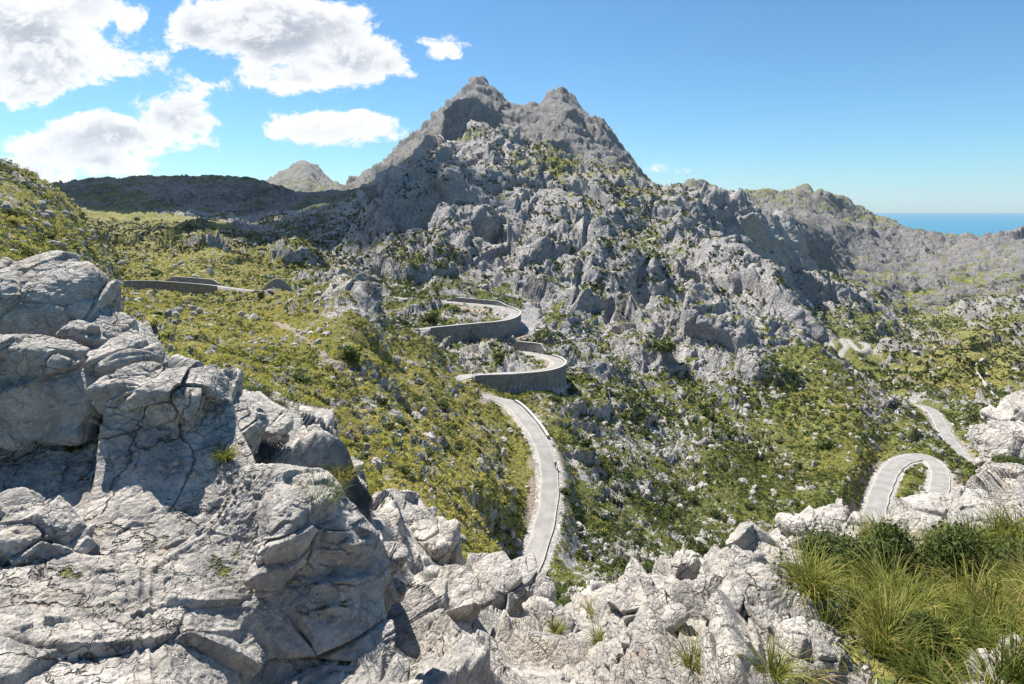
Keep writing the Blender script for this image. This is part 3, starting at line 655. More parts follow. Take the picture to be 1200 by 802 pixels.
t.l.new(t.mix(t.step(t.noise(g, 1.2, 5, 0.7), 0.35, 0.65), col(0.36, 0.345, 0.32), col(0.52, 0.50, 0.47)), b.inputs['Base Color'])
def strip_solid(name, pts, Nn, o0, o1, ztop, zbot, mat, parent=None):
    """solid wall along pts between offsets o0 and o1, from zbot[] to ztop[]"""
    n = len(pts); V = np.empty((n, 4, 3))
    for j, (o, zz) in enumerate(((o0, zbot), (o0, ztop), (o1, ztop), (o1, zbot))):
        V[:, j, :2] = pts[:, :2] + Nn * o; V[:, j, 2] = zz
    I = np.arange(n * 4).reshape(n, 4); Fs = []
    for j in range(4):
        a, c_ = I[:-1, j], I[:-1, (j + 1) % 4]; Fs.append(np.stack([a, c_, I[1:, (j + 1) % 4], I[1:, j]], 1))
    Fs.append(I[:1, ::-1]); Fs.append(I[-1:, :])
    return mesh_obj(name, V.reshape(-1, 3), np.concatenate(Fs), mat, parent)
def retaining(R, a, b_, side, h, label, para=0.55, rise=0.0, hump=0.0, off=0.12):
    ia, ib = near_idx(R, *a), near_idx(R, *b_); ia, ib = min(ia, ib), max(ia, ib)
    pts = R[ia:ib]; Nn = frame_of(R)[ia:ib] * side; n = len(pts)
    tt = np.linspace(0, 1, n); env = np.clip(np.minimum(tt, 1 - tt) * 7, 0.25, 1)
    c0 = pts[n // 2].copy(); root = empty('retaining_wall', c0)
    tag(root, label, 'wall', 'masonry walls along the road')
    loc = pts - c0
    zt = loc[:, 2] + para + rise * env + hump * np.sin(np.pi * tt)
    zb = loc[:, 2] - h * env - 1.5
    strip_solid('masonry', loc, Nn, HW + off, HW + off + 0.55, zt, zb, m_wall, root)
    strip_solid('coping', loc, Nn, HW + off - 0.05, HW + off + 0.60, zt + 0.16, zt + 0.003, m_cop, root)
retaining(RA, (132, 331), (262, 335), -1, 6.0, 'long grey retaining wall under the topmost road on the green slope')
retaining(RA, (300, 341), (350, 343), -1, 4.2, 'short grey retaining wall beside the rounded rock, ending the topmost road')
retaining(RA, (590, 359), (500, 385), 1, 5.5, 'curved concrete wall carrying the upper hairpin bend')
retaining(RA, (642, 417), (548, 441), 1, 5.6, 'tallest curved masonry wall, under the lower hairpin bend')
retaining(RA, (597, 473), (634, 518), 1, 1.0, 'low parapet edging the outside of the road where it leaves the bend', para=0.5)
retaining(RA, (190, 331), (255, 335), 1, 0.5, 'dark cutting wall above the topmost road under the grassy knoll', para=0.2, rise=2.2, off=1.1)
retaining(RA, (305, 342), (350, 343), 1, 0.5, 'rounded grey masonry hump standing behind the end of the topmost road', para=0.2, rise=0.5, hump=5.5, off=1.4)
retaining(RA, (592, 410), (634, 416), 1, 0.5, 'dark cutting wall at the foot of the pale scree chute', para=0.3, rise=3.4, off=1.2)
retaining(RA, (520, 352), (588, 360), 1, 0.5, 'grey cutting wall behind the upper hairpin road', para=0.3, rise=1.8, off=1.2)

# ------------------------------------------------------------------ boulders
def icosphere(n):
    import bmesh
    bmm = bmesh.new(); bmesh.ops.create_icosphere(bmm, subdivisions=n, radius=1.0)
    v = np.array([x.co[:] for x in bmm.verts], f32); f = np.array([[q.index for q in y.verts] for y in bmm.faces], np.int32); bmm.free(); return v, f
ICO = {k: icosphere(k) for k in (3, 4, 6, 7)}
def rock_verts(sub, size, seed, planes=11, rotz=0.0, rx=0.0, ry=0.0, detail=1.0, flat=0.0):
    r = np.random.default_rng(seed); v, f = ICO[sub]
    n = r.normal(size=(planes, 3)); n /= np.linalg.norm(n, axis=1)[:, None]
    n = np.vstack([n, np.eye(3), -np.eye(3)]).astype(f32); k = r.uniform(0.62, 0.92, len(n)).astype(f32)
    dt = v @ n.T; q = np.where(dt > 0.05, dt / k, 0.05)
    pw = 7.0 if seed == 101 else 14.0; rad = 1.0 / (np.sum(q ** pw, axis=1)) ** (1 / pw)
    p = v * rad[:, None] * np.array(size, f32)
    nn = v / np.array(size, f32); nn /= np.linalg.norm(nn, axis=1)[:, None]
    S = float(np.mean(size))
    h = 0
    off = np.array([(seed % 7) * 1.3, (seed % 11) * 0.9, (seed % 5) * 1.1], f32)
    if detail:
        h = rock_disp(p + off, 0.8 * S, seed, 0.42, 0.10, 0.12, 0.05, 0.15, (1, 0.7, 1.2)) + rock_disp(p + off, 0.27 * S, seed + 1, 0.5, 0.12, 0.10, 0.05, 0.2, (1, 0.5, 1.3), (0.6, 0.2, 1.0)) * (0.4 + fbm((p + off) / S, seed + 5, 2)) * 0.9
        if seed == 101: h = h * 0.45
        h = h + 0.05 * S * fbm((p + off) * 2.2 / S, seed + 2, 5, 0.55) + 0.022 * S * fbm((p + off) * 9 / S, seed + 3, 3, 0.6, ridged=True)
        p = p + nn * (h * detail)[:, None]
    p = rot(p, rx, ry, rotz)
    return p, f
def boulder(px, py, d, size, seed, label, sub=6, rx=0, ry=0, rz=0, planes=11, group=None, mat=None, name='boulder', detail=1.0, attrs=None):
    p, f = rock_verts(sub, size, seed, planes, rz, rx, ry, detail)
    loc = ((px - CX) / FPX * d, d, (HY - py) / FPX * d)
    n = len(p)
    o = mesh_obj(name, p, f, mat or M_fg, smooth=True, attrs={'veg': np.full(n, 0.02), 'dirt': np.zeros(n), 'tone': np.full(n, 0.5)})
    o.location = loc
    return tag(o, label, 'rock', group)
BO = [
 (48,350,7.2,(1.25,0.85,0.56),101,'largest rounded boulder, overhanging the grey outcrop under the green hill',7,0.38,0.08,0.0),
 (-30,338,8.6,(0.75,0.7,0.42),102,'pale boulder touching the left photo edge behind the largest boulder',6,0,-0.1,0.3),
 (118,398,6.9,(0.40,0.42,0.28),103,'wedge shaped rock propped under the right end of the largest boulder',6,0.2,0.5,0.2),
 (35,455,5.9,(1.0,0.38,0.72),104,'steep shaded grey block directly under the largest boulder',7,0.22,0.0,0.1),
 (178,468,6.0,(0.62,0.4,0.50),105,'cracked grey block with a pale top, right of the steep shaded block',7,0.22,0.2,0.1),
 (262,497,6.4,(0.55,0.42,0.34),106,'long grey block split by a wandering crack, above the rubble ledge',7,0.22,0.25,0.05),
 (305,505,7.6,(0.42,0.4,0.22),107,'low angular rock at the outer end of the rubble ledge',6,0.1,0.4,0.5),
 (365,530,8.6,(0.48,0.45,0.34),108,'pale knobbly rock beside the clump of drooping grass on the cliff rim',6,0.1,0.2,0.7),
 (20,640,4.6,(0.62,0.45,0.42),109,'smooth sloping block low beside the left photo edge',7,0.1,0.25,0.2),
 (470,605,14.5,(0.9,0.9,0.5),110,'pale broken rock on the rim next to the green spur',6,0.0,0.35,0.3),
 (512,640,13.6,(0.7,0.8,0.55),111,'jagged pale rock on the rim left of the big square block',6,0.1,0.3,0.9),
 (592,705,11.6,(0.95,0.85,0.72),112,'big square block with a dark shaded side below the end of the near road',7,0.15,0.25,0.5),
 (520,700,9.8,(0.75,0.7,0.42),113,'flat pale slab left of the big square block',6,0.2,0.2,0.2),
 (640,742,9.8,(0.55,0.5,0.40),114,'pointed pale rock just below the big square block',6,0.1,0.5,0.1),
 (700,715,11.0,(0.75,0.6,0.36),115,'low pale rock hump right of the roadside bushes',6,0.1,0.1,0.3),
 (755,735,7.0,(0.62,0.6,0.66),116,'tall pale slab with long open cracks in the middle of the near rocks',7,0.25,-0.25,0.4),
 (803,664,7.7,(0.23,0.22,0.18),117,'small rounded boulder perched on the near ridge',6,0,0,0.2),
 (878,668,7.3,(0.40,0.42,0.60),118,'sharp upright pinnacle of pale rock left of the grass clumps',7,0.1,0.35,0.4),
 (962,622,9.2,(0.88,0.5,0.32),119,'smooth pale ridge slab behind the dark shrub and grass',7,0.05,0.08,0.05),
 (860,740,6.2,(0.42,0.4,0.45),120,'ribbed pale rock with upright fins below the pinnacle',6,0.2,0.1,0.3),
 (960,775,5.4,(0.50,0.4,0.24),121,'ribbed grey rock rib below the tall grass clumps',6,0.1,0.3,0.0),
 (1120,618,9.4,(1.05,0.7,0.42),122,'long pale rock rising to the right behind the grass clumps',7,0.0,-0.32,0.1),
 (1215,580,10.2,(0.9,0.8,0.55),123,'pale rock touching the right photo edge above the long rising rock',6,0.0,-0.3,0.1),
 (1178,527,16.0,(0.95,0.9,0.75),124,'pale round backed rock with a bright green shrub on top, near the photo edge',6,0.0,-0.45,0.2),
 (1205,500,20.0,(1.3,1.2,0.9),125,'farthest pale rock at the right photo edge behind the bright green shrub',6,0.0,-0.3,0.4),
 (1062,648,9.0,(0.32,0.3,0.2),126,'small angular rock in the gap below the hairpin bend at right',6,0.0,0.2,0.4),
 (345,655,5.15,(0.42,0.35,0.80),130,'tall grey block with a dark shaded face dropping to the bottom of the photo',7,0.1,0.15,0.5),
 (425,705,6.0,(0.42,0.4,0.85),131,'dark streaked rock face right of the tall grey block',7,0.1,0.3,0.7),
 (388,605,8.2,(0.42,0.5,0.72),132,'steep block forming the corner of the cliff rim under the drooping grass tuft',7,0.05,0.15,0.4),
 (1185,792,5.0,(0.36,0.3,0.20),127,'pale rounded rock in the bottom right corner of the grass',6,0,-0.1,0.1),
 (925,690,7.0,(0.14,0.13,0.16),128,'little pale rock half hidden in the left edge of the grass',6,0,0,0.1),
]
for (x, y, d, sz, sd_, lab, sub, rx, ry, rz) in BO: boulder(x, y, d, sz, sd_, lab, sub, rx, ry, rz)
# ------------------------------------------------------------------ rubble on the ledge (loose stones)
def small_rock_mesh(seed):
    p, f = rock_verts(4, (1.0, 0.8, 0.6), seed, 9, detail=0)
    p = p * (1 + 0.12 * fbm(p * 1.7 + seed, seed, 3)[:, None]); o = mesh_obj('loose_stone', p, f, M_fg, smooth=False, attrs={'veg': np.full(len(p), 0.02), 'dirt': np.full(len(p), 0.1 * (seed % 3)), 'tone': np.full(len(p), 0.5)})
    me = o.data; bpy.data.objects.remove(o); return me
STN = [small_rock_mesh(300 + k) for k in range(8)]
def stones(n, x0, x1, y0, y1, d0, d1, smin, smax, label, group, name='loose_stone'):
    m = np.where((PX > x0) & (PX < x1) & (PY > y0) & (PY < y1) & (D > d0) & (D < d1) & (slope > 0.55))[0]
    if not len(m): print('no stones', label); return
    for k in rng.choice(m, min(n, len(m)), replace=False):
        o = bpy.data.objects.new(name, STN[rng.integers(8)]); C.objects.link(o)
        sz = smin * (smax / smin) ** (rng.random() ** 1.8)
        o.location = (Pd[k] + N2[k] * sz * 0.15).tolist(); o.scale = (sz, sz * rng.uniform(0.7, 1.1), sz * rng.uniform(0.6, 1))
        o.rotation_euler = (rng.uniform(-.5, .5), rng.uniform(-.5, .5), rng.uniform(0, 6.28)); tag(o, label, 'stone', group)
stones(70, 30, 300, 505, 565, 4.5, 6.6, 0.02, 0.08, 'small angular loose stone on the ledge of rubble below the big grey blocks', 'loose stones on the rubble ledge')
stones(35, 640, 760, 745, 802, 5, 11, 0.03, 0.10, 'small loose stone in the hollow between the square block and the cracked slab', 'loose stones in the hollow')
stones(30, 830, 960, 690, 770, 4.5, 8, 0.03, 0.09, 'small loose stone in the broken rock under the pinnacle', 'loose stones under the pinnacle')

# ------------------------------------------------------------------ plants
def plant_mat(name, stops, transl=0.25, rough=0.7):
    m, t, b = new_mat(name); b.inputs['Roughness'].default_value = rough; b.inputs['Specular IOR Level'].default_value = 0.2
    a = attr(t, 'tint'); g = t.new('ShaderNodeObjectInfo').outputs['Random']
    r = t.new('ShaderNodeValToRGB'); cr = r.color_ramp
    cr.elements[0].position = stops[0][0]; cr.elements[0].color = col(*stops[0][1]); cr.elements[1].position = stops[-1][0]; cr.elements[1].color = col(*stops[-1][1])
    for p_, c_ in stops[1:-1]: e = cr.elements.new(p_); e.color = col(*c_)
    t.l.new(t.math('ADD', a, t.math('MULTIPLY', t.math('SUBTRACT', g, 0.5), 0.15)), r.inputs[0])
    t.l.new(r.outputs[0], b.inputs['Base Color'])
    tr = t.new('ShaderNodeBsdfTranslucent'); t.l.new(r.outputs[0], tr.inputs[0]); mx = t.new('ShaderNodeMixShader'); mx.inputs[0].default_value = transl
    outn = [n for n in m.node_tree.nodes if n.type == 'OUTPUT_MATERIAL'][0]
    t.l.new(b.outputs[0], mx.inputs[1]); t.l.new(tr.outputs[0], mx.inputs[2]); t.l.new(mx.outputs[0], outn.inputs[0])
    return m
M_tus = plant_mat('tussock', [(0.0, (0.10, 0.12, 0.025)), (0.4, (0.28, 0.29, 0.05)), (0.75, (0.50, 0.46, 0.10)), (1.0, (0.55, 0.45, 0.20))], 0.4)
M_shr = plant_mat('shrub leaves', [(0.0, (0.028, 0.042, 0.013)), (0.5, (0.070, 0.095, 0.024)), (1.0, (0.14, 0.17, 0.04))])
M_grs = plant_mat('long grass', [(0.0, (0.045, 0.075, 0.014)), (0.4, (0.13, 0.16, 0.028)), (0.7, (0.28, 0.27, 0.05)), (1.0, (0.42, 0.33, 0.14))], 0.35)
M_red = plant_mat('rusty shrub', [(0.0, (0.12, 0.05, 0.015)), (1.0, (0.32, 0.15, 0.04))])
m_tw, t, b = new_mat('twigs'); b.inputs['Base Color'].default_value = col(0.13, 0.10, 0.075)

def cards(cen, nrm, size, r, elong=1.6):
    """one small pointed leaf (triangle) per centre"""
    n = len(cen); a = r.normal(size=(n, 3)).astype(f32); a -= (a * nrm).sum(1)[:, None] * nrm; a /= np.linalg.norm(a, axis=1)[:, None] + 1e-9
    bb = np.cross(nrm, a); s_ = size[:, None]
    V = np.stack([cen - a * s_ * 0.5 * elong - bb * s_ * 0.3, cen - a * s_ * 0.3 * elong + bb * s_ * 0.5, cen + a * s_ * 0.6 * elong], 1)
    return V
def clump_field(ids, rad, ncard, csize, flat, r, tint0, dark_in=0.0):
    """many clumps of leaf cards in one mesh; returns verts, faces, tint"""
    n = len(ids); c = (Pd[ids] + GA[ids] * r.uniform(-1.2, 1.2, (len(ids), 1)) + GB[ids] * r.uniform(-0.6, 0.6, (len(ids), 1))).astype(f32); nn = N2[ids] * 0.4 + np.array([0, 0, 0.6], f32)
    u = r.normal(size=(n, ncard, 3)).astype(f32); u /= np.linalg.norm(u, axis=2, keepdims=True); u[..., 2] = np.abs(u[..., 2])
    rr = (0.55 + 0.45 * r.random((n, ncard, 1))).astype(f32)
    lob = (1 + 0.25 * r.normal(size=(n, ncard, 1))).astype(f32)
    sc3 = np.array([1, 1, flat], f32)
    pos = c[:, None] + u * rr * lob * rad[:, None, None] * sc3 - np.array([0, 0, 0.1], f32) * rad[:, None, None]
    nr = u + 0.7 * r.normal(size=u.shape).astype(f32); nr /= np.linalg.norm(nr, axis=2, keepdims=True)
    V = cards(pos.reshape(-1, 3), nr.reshape(-1, 3), (csize[:, None] * (0.7 + 0.6 * r.random((n, ncard)))).ravel().astype(f32), r)
    tn = np.repeat(np.clip(tint0[:, None] + 0.16 * r.normal(size=(n, ncard)), 0, 1).ravel(), 3)
    return V.reshape(-1, 3), np.arange(len(V) * 3).reshape(-1, 3), tn
def choose(n, d0, d1, wfn, seed):
    r = np.random.default_rng(seed); m = np.where((D > d0) & (D < d1) & (bpx > -60) & (bpx < 1260) & (AREA < 8))[0]
    w_ = AREA[m] * wfn[m]; return r.choice(m, n, replace=False, p=w_ / w_.sum()), r
VW = sstep(VF, 0.38, 0.62) * (DIRT < 0.4) * (road_v < 0.35) * (1 - (keep_v > 0.55) * (D > 480))
clum = perlin(Pf / 6.0, 505) ; clum2 = perlin(Pf / 22.0, 506)
# yellow-green tussocks
for (n, d0, d1, rlo, rhi, nc, cs, sd_) in ((7500, 16, 75, 0.18, 0.55, 46, 0.12, 1), (17000, 75, 210, 0.25, 0.85, 26, 0.25, 2), (17000, 210, 520, 0.4, 1.1, 12, 0.55, 3)):
    ids, r = choose(n, d0, d1, VW * np.clip(TONE * 1.6 - 0.1, 0.12, 1), sd_)
    rad = rlo + (rhi - rlo) * r.random(len(ids)).astype(f32) ** 1.5
    V, F, tn = clump_field(ids, rad, nc, cs * (0.6 + 0.5 * rad / rhi), 0.75, r, np.clip(0.10 + 0.85 * TONE[ids] + 0.30 * clum[ids] + 0.1 * r.normal(size=len(ids)), 0, 1))
    tag(mesh_obj('scrub', V, F, M_tus, attrs={'tint': tn}), 'yellow green tussocks and low scrub covering the slopes', 'scrub', kind='stuff')
# darker scrub between them
for (n, d0, d1, rlo, rhi, nc, cs, sd_) in ((1600, 16, 75, 0.25, 0.7, 70, 0.11, 4), (10000, 75, 210, 0.45, 1.2, 36, 0.26, 5), (14000, 210, 480, 0.6, 1.6, 14, 0.7, 6)):
    ids, r = choose(n, d0, d1, sstep(VF, 0.25, 0.5) * (DIRT < 0.4) * (road_v < 0.35) * np.clip(1.15 - TONE, 0.1, 1) ** 2 * sstep(clum2, -0.25, 0.25), sd_)
    rad = rlo + (rhi - rlo) * r.random(len(ids)).astype(f32) ** 2
    V, F, tn = clump_field(ids, rad, nc, cs * (0.6 + 0.5 * rad / rhi), 0.85, r, np.clip(0.45 + 0.22 * r.normal(size=len(ids)) + 0.3 * TONE[ids] - 0.1, 0, 1))
    tag(mesh_obj('scrub', V, F, M_shr, attrs={'tint': tn}), 'dark green scrub dotted among the rocks and tussocks', 'scrub', kind='stuff')
# sparse far scrub and bushes on the crags
ids, r = choose(26000, 400, 1900, (1 - (keep_v > 0.45)) * sstep(VF, 0.05, 0.45) * sstep(clum2, -0.4, 0.3), 8)
rad = 0.8 + 1.8 * r.random(len(ids)).astype(f32) ** 3
V, F, tn = clump_field(ids, rad, 8, 1.3 * (0.6 + 0.4 * rad), 0.85, r, np.clip(0.15 + 0.22 * r.normal(size=len(ids)), 0, 1))
tag(mesh_obj('scrub', V, F, M_shr, attrs={'tint': tn}), 'small dark bushes scattered over the distant mountainsides', 'scrub', kind='stuff')
ids, r = choose(9000, 170, 480, sstep(VF, 0.02, 0.35) * sstep(clum, -0.2, 0.3), 9)
rad = 0.4 + 1.1 * r.random(len(ids)).astype(f32) ** 3
V, F, tn = clump_field(ids, rad, 14, 0.5 * (0.6 + 0.4 * rad), 0.9, r, np.clip(0.15 + 0.2 * r.normal(size=len(ids)), 0, 1))
tag(mesh_obj('scrub', V, F, M_shr, attrs={'tint': tn}), 'dark scrub rooted in the crevices of the pale crags', 'scrub', kind='stuff')
print('scrub', time.time() - T0)

v3, f3 = icosphere(2)
def stone_field(n, d0, d1, lo, hi, seed, wf):
    ids, r = choose(n, d0, d1, wf, seed)
    sz = lo * (hi / lo) ** (r.random(n) ** 2.2); sc_ = r.uniform(0.6, 1.2, (n, 1, 3)) * sz[:, None, None]
    dirs = r.normal(size=(n, 7, 3)); dirs /= np.linalg.norm(dirs, axis=2, keepdims=True)
    dt = np.einsum('vk,njk->nvj', v3, dirs); k_ = r.uniform(0.45, 0.85, (n, 1, 7))
    rad = 1 / np.maximum(1.0, (np.maximum(dt, 0) / k_).max(2)); V = v3[None] * rad[..., None] * sc_ + Pd[ids][:, None]
    V = V.reshape(-1, 3).astype(f32); F = (f3[None] + (np.arange(n) * len(v3))[:, None, None]).reshape(-1, 3)
    tag(mesh_obj('rocks', V, F, M_mid, attrs={'veg': np.full(len(V), 0.05), 'dirt': np.full(len(V), 0.0), 'tone': np.full(len(V), 0.5)}), 'pale limestone stones scattered through the scrub', 'rocks', kind='stuff')
wst = sstep(VEG, 0.25, 0.5) * (road_v < 0.3) * sstep(perlin(Pf / 9.0, 707), -0.15, 0.35)
stone_field(2600, 18, 110, 0.10, 0.8, 51, wst); stone_field(6500, 100, 300, 0.25, 1.7, 52, wst); stone_field(3500, 300, 800, 0.6, 3.0, 53, wst * (keep_v < 0.2))
# shrubs as things: crown of leaves (> nothing) and stems
def shrub_meshes(seed, nleaf, leaf, flat=0.8, upright=0.0):
    r = np.random.default_rng(seed); k = 9
    cl = r.normal(size=(k, 3)); cl /= np.linalg.norm(cl, axis=1)[:, None]; cl *= r.uniform(0.25, 0.62, (k, 1)); cl[:, 2] = np.abs(cl[:, 2]) * flat + 0.25
    cr_ = r.uniform(0.28, 0.5, k)
    w_ = r.integers(0, k, nleaf); u = r.normal(size=(nleaf, 3)); u /= np.linalg.norm(u, axis=1)[:, None]
    rad = cr_[w_] * (0.55 + 0.5 * r.random(nleaf) ** 0.6) * (1 + 0.22 * r.normal(size=nleaf))
    p = cl[w_] + u * rad[:, None] * np.array([1, 1, flat]); p[:, 2] = np.abs(p[:, 2])
    nr = u + 0.6 * r.normal(size=u.shape) + np.array([0, 0, 0.4]); nr /= np.linalg.norm(nr, axis=1)[:, None]
    V = cards(p.astype(f32), nr.astype(f32), (leaf * r.uniform(0.7, 1.3, nleaf)).astype(f32), r, 2.0)
    tn = np.repeat(np.clip(0.5 + 0.12 * r.normal(size=nleaf) + 0.15 * np.array(r.normal(size=k))[w_], 0, 1), 3)
    # stems
    sv, sf = [], []
    for j in range(k):
        a = np.zeros(3); e = cl[j]; mid = (a + e) / 2 + r.normal(size=3) * 0.06
        pts = [a, mid, e]; rr = [0.035, 0.025, 0.012]; b0 = len(sv)
        for q, rq in zip(pts, rr):
            for s_ in range(5):
                an = s_ * 1.2566; sv.append((q[0] + rq * math.cos(an), q[1] + rq * math.sin(an), q[2]))
        for i_ in range(2):
            for s_ in range(5): sf.append((b0 + i_ * 5 + s_, b0 + i_ * 5 + (s_ + 1) % 5, b0 + (i_ + 1) * 5 + (s_ + 1) % 5, b0 + (i_ + 1) * 5 + s_))
    return V.reshape(-1, 3), np.arange(nleaf * 3).reshape(-1, 3), tn, sv, sf
def to_me(name, V, F, mat, tn=None):
    o = mesh_obj(name, V, F, mat, attrs={'tint': tn} if tn is not None else None); me = o.data; bpy.data.objects.remove(o); return me
SH_FAR = []; SH_NEAR = []
for k in range(5):
    V, F, tn, sv, sf = shrub_meshes(400 + k, 420, 0.16); SH_FAR.append((to_me('foliage', V, F, M_shr, tn), to_me('stems', sv, sf, m_tw)))
for k in range(4):
    V, F, tn, sv, sf = shrub_meshes(420 + k, 5200, 0.055); SH_NEAR.append((to_me('foliage', V, F, M_shr, tn), to_me('stems', sv, sf, m_tw)))
V, F, tn, sv, sf = shrub_meshes(431, 1600, 0.07); SH_RED = (to_me('foliage', V, F, M_red, tn), to_me('stems', sv, sf, m_tw))
def shrub(loc, rad, label, near=False, group=None, zs=1.0, pair=None, name='shrub'):
    pr = pair or (SH_NEAR[rng.integers(4)] if near else SH_FAR[rng.integers(5)])
    root = empty(name, [float(v) for v in loc], rng.uniform(0, 6.28)); root.scale = (rad, rad, rad * zs)
    for nm, me in zip(('foliage', 'stems'), pr):
        o = bpy.data.objects.new(nm, me); C.objects.link(o); o.parent = root
    return tag(root, label, 'bush', group)
NAMED = [ # px, py of the base, radius in px, height factor, dmin, dmax, near, label
 (409,424,13,1.3,100,300,0,'round dark green bush beside the dirt track on the green spur'),
 (775,413,18,0.9,180,500,0,'broad dark bush at the foot of the tall cliff crack'),
 (586,428,9,1.6,150,300,0,'upright bush on the island inside the lower hairpin bend'),
 (570,429,5,1,150,300,0,'small bush left of the upright one inside the lower hairpin'),
 (505,377,8,1.2,240,400,0,'dark bush on the bare earth inside the upper hairpin bend'),
 (10,255,9,1.1,60,330,0,'grey green bush on the grassy hill at the left photo edge'),
 (57,280,8,1.0,60,330,0,'grey green bush halfway down the left grassy hill'),
 (305,348,5,1.6,60,400,0,'dark pointed bush at the start of the short retaining wall'),
 (182,324,8,0.8,250,600,0,'dark bush just above the topmost road near the largest boulder'),
 (222,265,4,1.2,400,1200,0,'lone dark tree crown on the meadow under the shaded ridge'),
 (160,257,3,1.2,400,1200,0,'tiny lone dark bush on the far left meadow'),
 (968,528,12,1.0,140,330,0,'dark round bush on the green slope left of the right hairpin'),
 (1160,492,10,1.5,200,600,0,'tall dark tree by the rocks right of the descending road'),
 (1176,486,6,1.0,200,600,0,'small dark tree right of the tall one by the rocks'),
 (650,474,10,0.9,130,260,0,'dark bush under the tallest curved wall'),
 (672,462,8,0.9,130,260,0,'green bush right of the tallest curved wall'),
 (690,520,8,1.0,110,240,0,'bush right of the near road below the curved wall'),
 (664,580,9,0.9,100,200,0,'green bush against the outer edge of the near road'),
 (735,560,9,1.0,110,260,0,'dark bush in the ravine right of the near road'),
 (830,490,10,1.0,150,360,0,'dark bush under the dark overhanging crag'),
 (560,575,9,1.0,60,170,0,'dark green bush on the green slope left of the near road'),
 (455,505,10,1.0,50,160,0,'dark bush above the pale rim of rock on the green spur'),
 (470,555,11,0.9,30,140,0,'dark bush tucked behind the pale broken rim'),
 (520,478,9,1.0,80,190,0,'dark bush high on the green spur'),
 (1085,590,12,0.9,100,200,0,'bush inside the right hairpin bend'),
 (1068,612,11,0.9,80,200,0,'lower bush inside the right hairpin bend'),
 (1150,562,9,0.9,120,260,0,'bush between the right hairpin and the descending road'),
 (350,448,13,0.8,18,140,0,'green bush below the dirt track on the near green slope'),
 (640,700,24,0.75,14,70,1,'grey green bush covering the lower end of the near road'),
 (668,712,20,0.8,14,70,1,'bright green bush right of the one covering the road end'),
 (735,672,16,0.9,30,140,0,'wide bush in the ravine above the pale rock hump'),
 (290,470,26,0.6,13,60,1,'low spreading green bush behind the split grey block'),
 (315,478,18,0.6,13,60,1,'green bush touching the spreading one behind the split block'),
 (420,590,16,0.7,15,80,1,'green bush on the edge of the pale broken rim'),
 (440,592,12,0.7,15,80,1,'smaller green bush on the pale broken rim'),
 (1188,512,20,0.8,10,30,1,'bright green shrub growing on the round backed rock'),
 (1172,560,15,0.8,8,30,1,'yellowish green shrub below the round backed rock'),
 (1060,595,9,0.9,8,120,0,'dark bush just above the low gap in the near rocks'),
 (985,668,40,1.15,5,12,1,'dense dark green shrub at the top of the grass clumps'),
 (960,655,26,1.0,5,12,1,'dark shrub leaning against the smooth ridge slab'),
 (1045,680,39,1.75,5,12,1,'dark shrub in the middle of the tall grass'),
 (1130,690,41,1.75,5,12,1,'dark shrub behind the rightmost grass clumps'),
 (1185,700,39,1.75,5,12,1,'dark green shrub at the right photo edge in the grass'),
 (1090,760,29,1.5,4,9,1,'dark green shrub low in the tall grass'),
]
for (x, y, rp, zs, d0, d1, nr_, lab) in NAMED:
    p, n_, dd = pick(x, y, d0, d1, 2.5)
    shrub(p - np.array([0, 0, 0.05]) , rp / FPX * dd * 1.15, lab, bool(nr_), None, zs)
p, n_, dd = pick(745, 700, 5, 100, 3); shrub(p, 9 / FPX * dd, 'rusty orange shrub at the left foot of the cracked slab', pair=SH_RED)
# bushes nothing tells apart, by slope
def bush_group(n, x0, x1, y0, y1, d0, d1, rlo, rhi, label, group):
    m = np.where((PX > x0) & (PX < x1) & (PY > y0) & (PY < y1) & (D > d0) & (D < d1) & (VF > 0.3) & (road_v < 0.2) & (DIRT < 0.3))[0]
    if not len(m): print('none', label); return
    w_ = AREA[m]; m = rng.choice(m, min(n, len(m)), replace=False, p=w_ / w_.sum())
    cx_, cy_ = PX[m], PY[m]; rr_ = rlo + (rhi - rlo) * rng.random(len(m)) ** 2; big_ = rr_ / D[m]
    special = {}
    for arr, wd in ((-big_, 'biggest'), (cx_, 'leftmost'), (-cx_, 'rightmost'), (cy_, 'highest'), (-cy_, 'lowest'), (big_, 'tiniest')):
        for q in np.argsort(arr):
            if q not in special: special[q] = wd; break
    for q, k in enumerate(m):
        if q in special: lb = f'{special[q]} {label}'
        else:
            h_ = 'upper' if cy_[q] < np.percentile(cy_, 33) else ('lower' if cy_[q] > np.percentile(cy_, 66) else 'middle')
            v_ = 'left' if cx_[q] < np.percentile(cx_, 33) else ('right' if cx_[q] > np.percentile(cx_, 66) else 'central')
            sz_ = 'large' if rr_[q] > np.median(rr_) else 'small'
            lb = f'{sz_} {label}, {h_} {v_} part'
        shrub(Pd[k], rr_[q], lb, group=group, zs=rng.uniform(0.7, 1.05))
bush_group(60, 400, 620, 430, 660, 40, 175, 0.6, 1.5, 'dark bush on the green spur left of the near road', 'bushes on the green spur')
bush_group(75, 655, 900, 470, 720, 90, 290, 0.8, 2.1, 'dark bush in the ravine right of the near road', 'bushes in the ravine')
bush_group(45, 900, 1030, 430, 600, 120, 340, 0.8, 2.2, 'dark bush on the slope left of the right hairpin', 'bushes on the bright right slope')
bush_group(30, 160, 400, 345, 470, 25, 290, 0.5, 1.4, 'dark bush on the slope under the topmost road', 'bushes under the topmost road')
bush_group(30, 440, 650, 330, 410, 230, 450, 0.9, 2.2, 'dark bush around the two hairpin bends', 'bushes around the hairpins')
bush_group(35, 1030, 1200, 420, 560, 150, 700, 0.9, 2.4, 'dark bush along the road descending at right', 'bushes along the descending road')

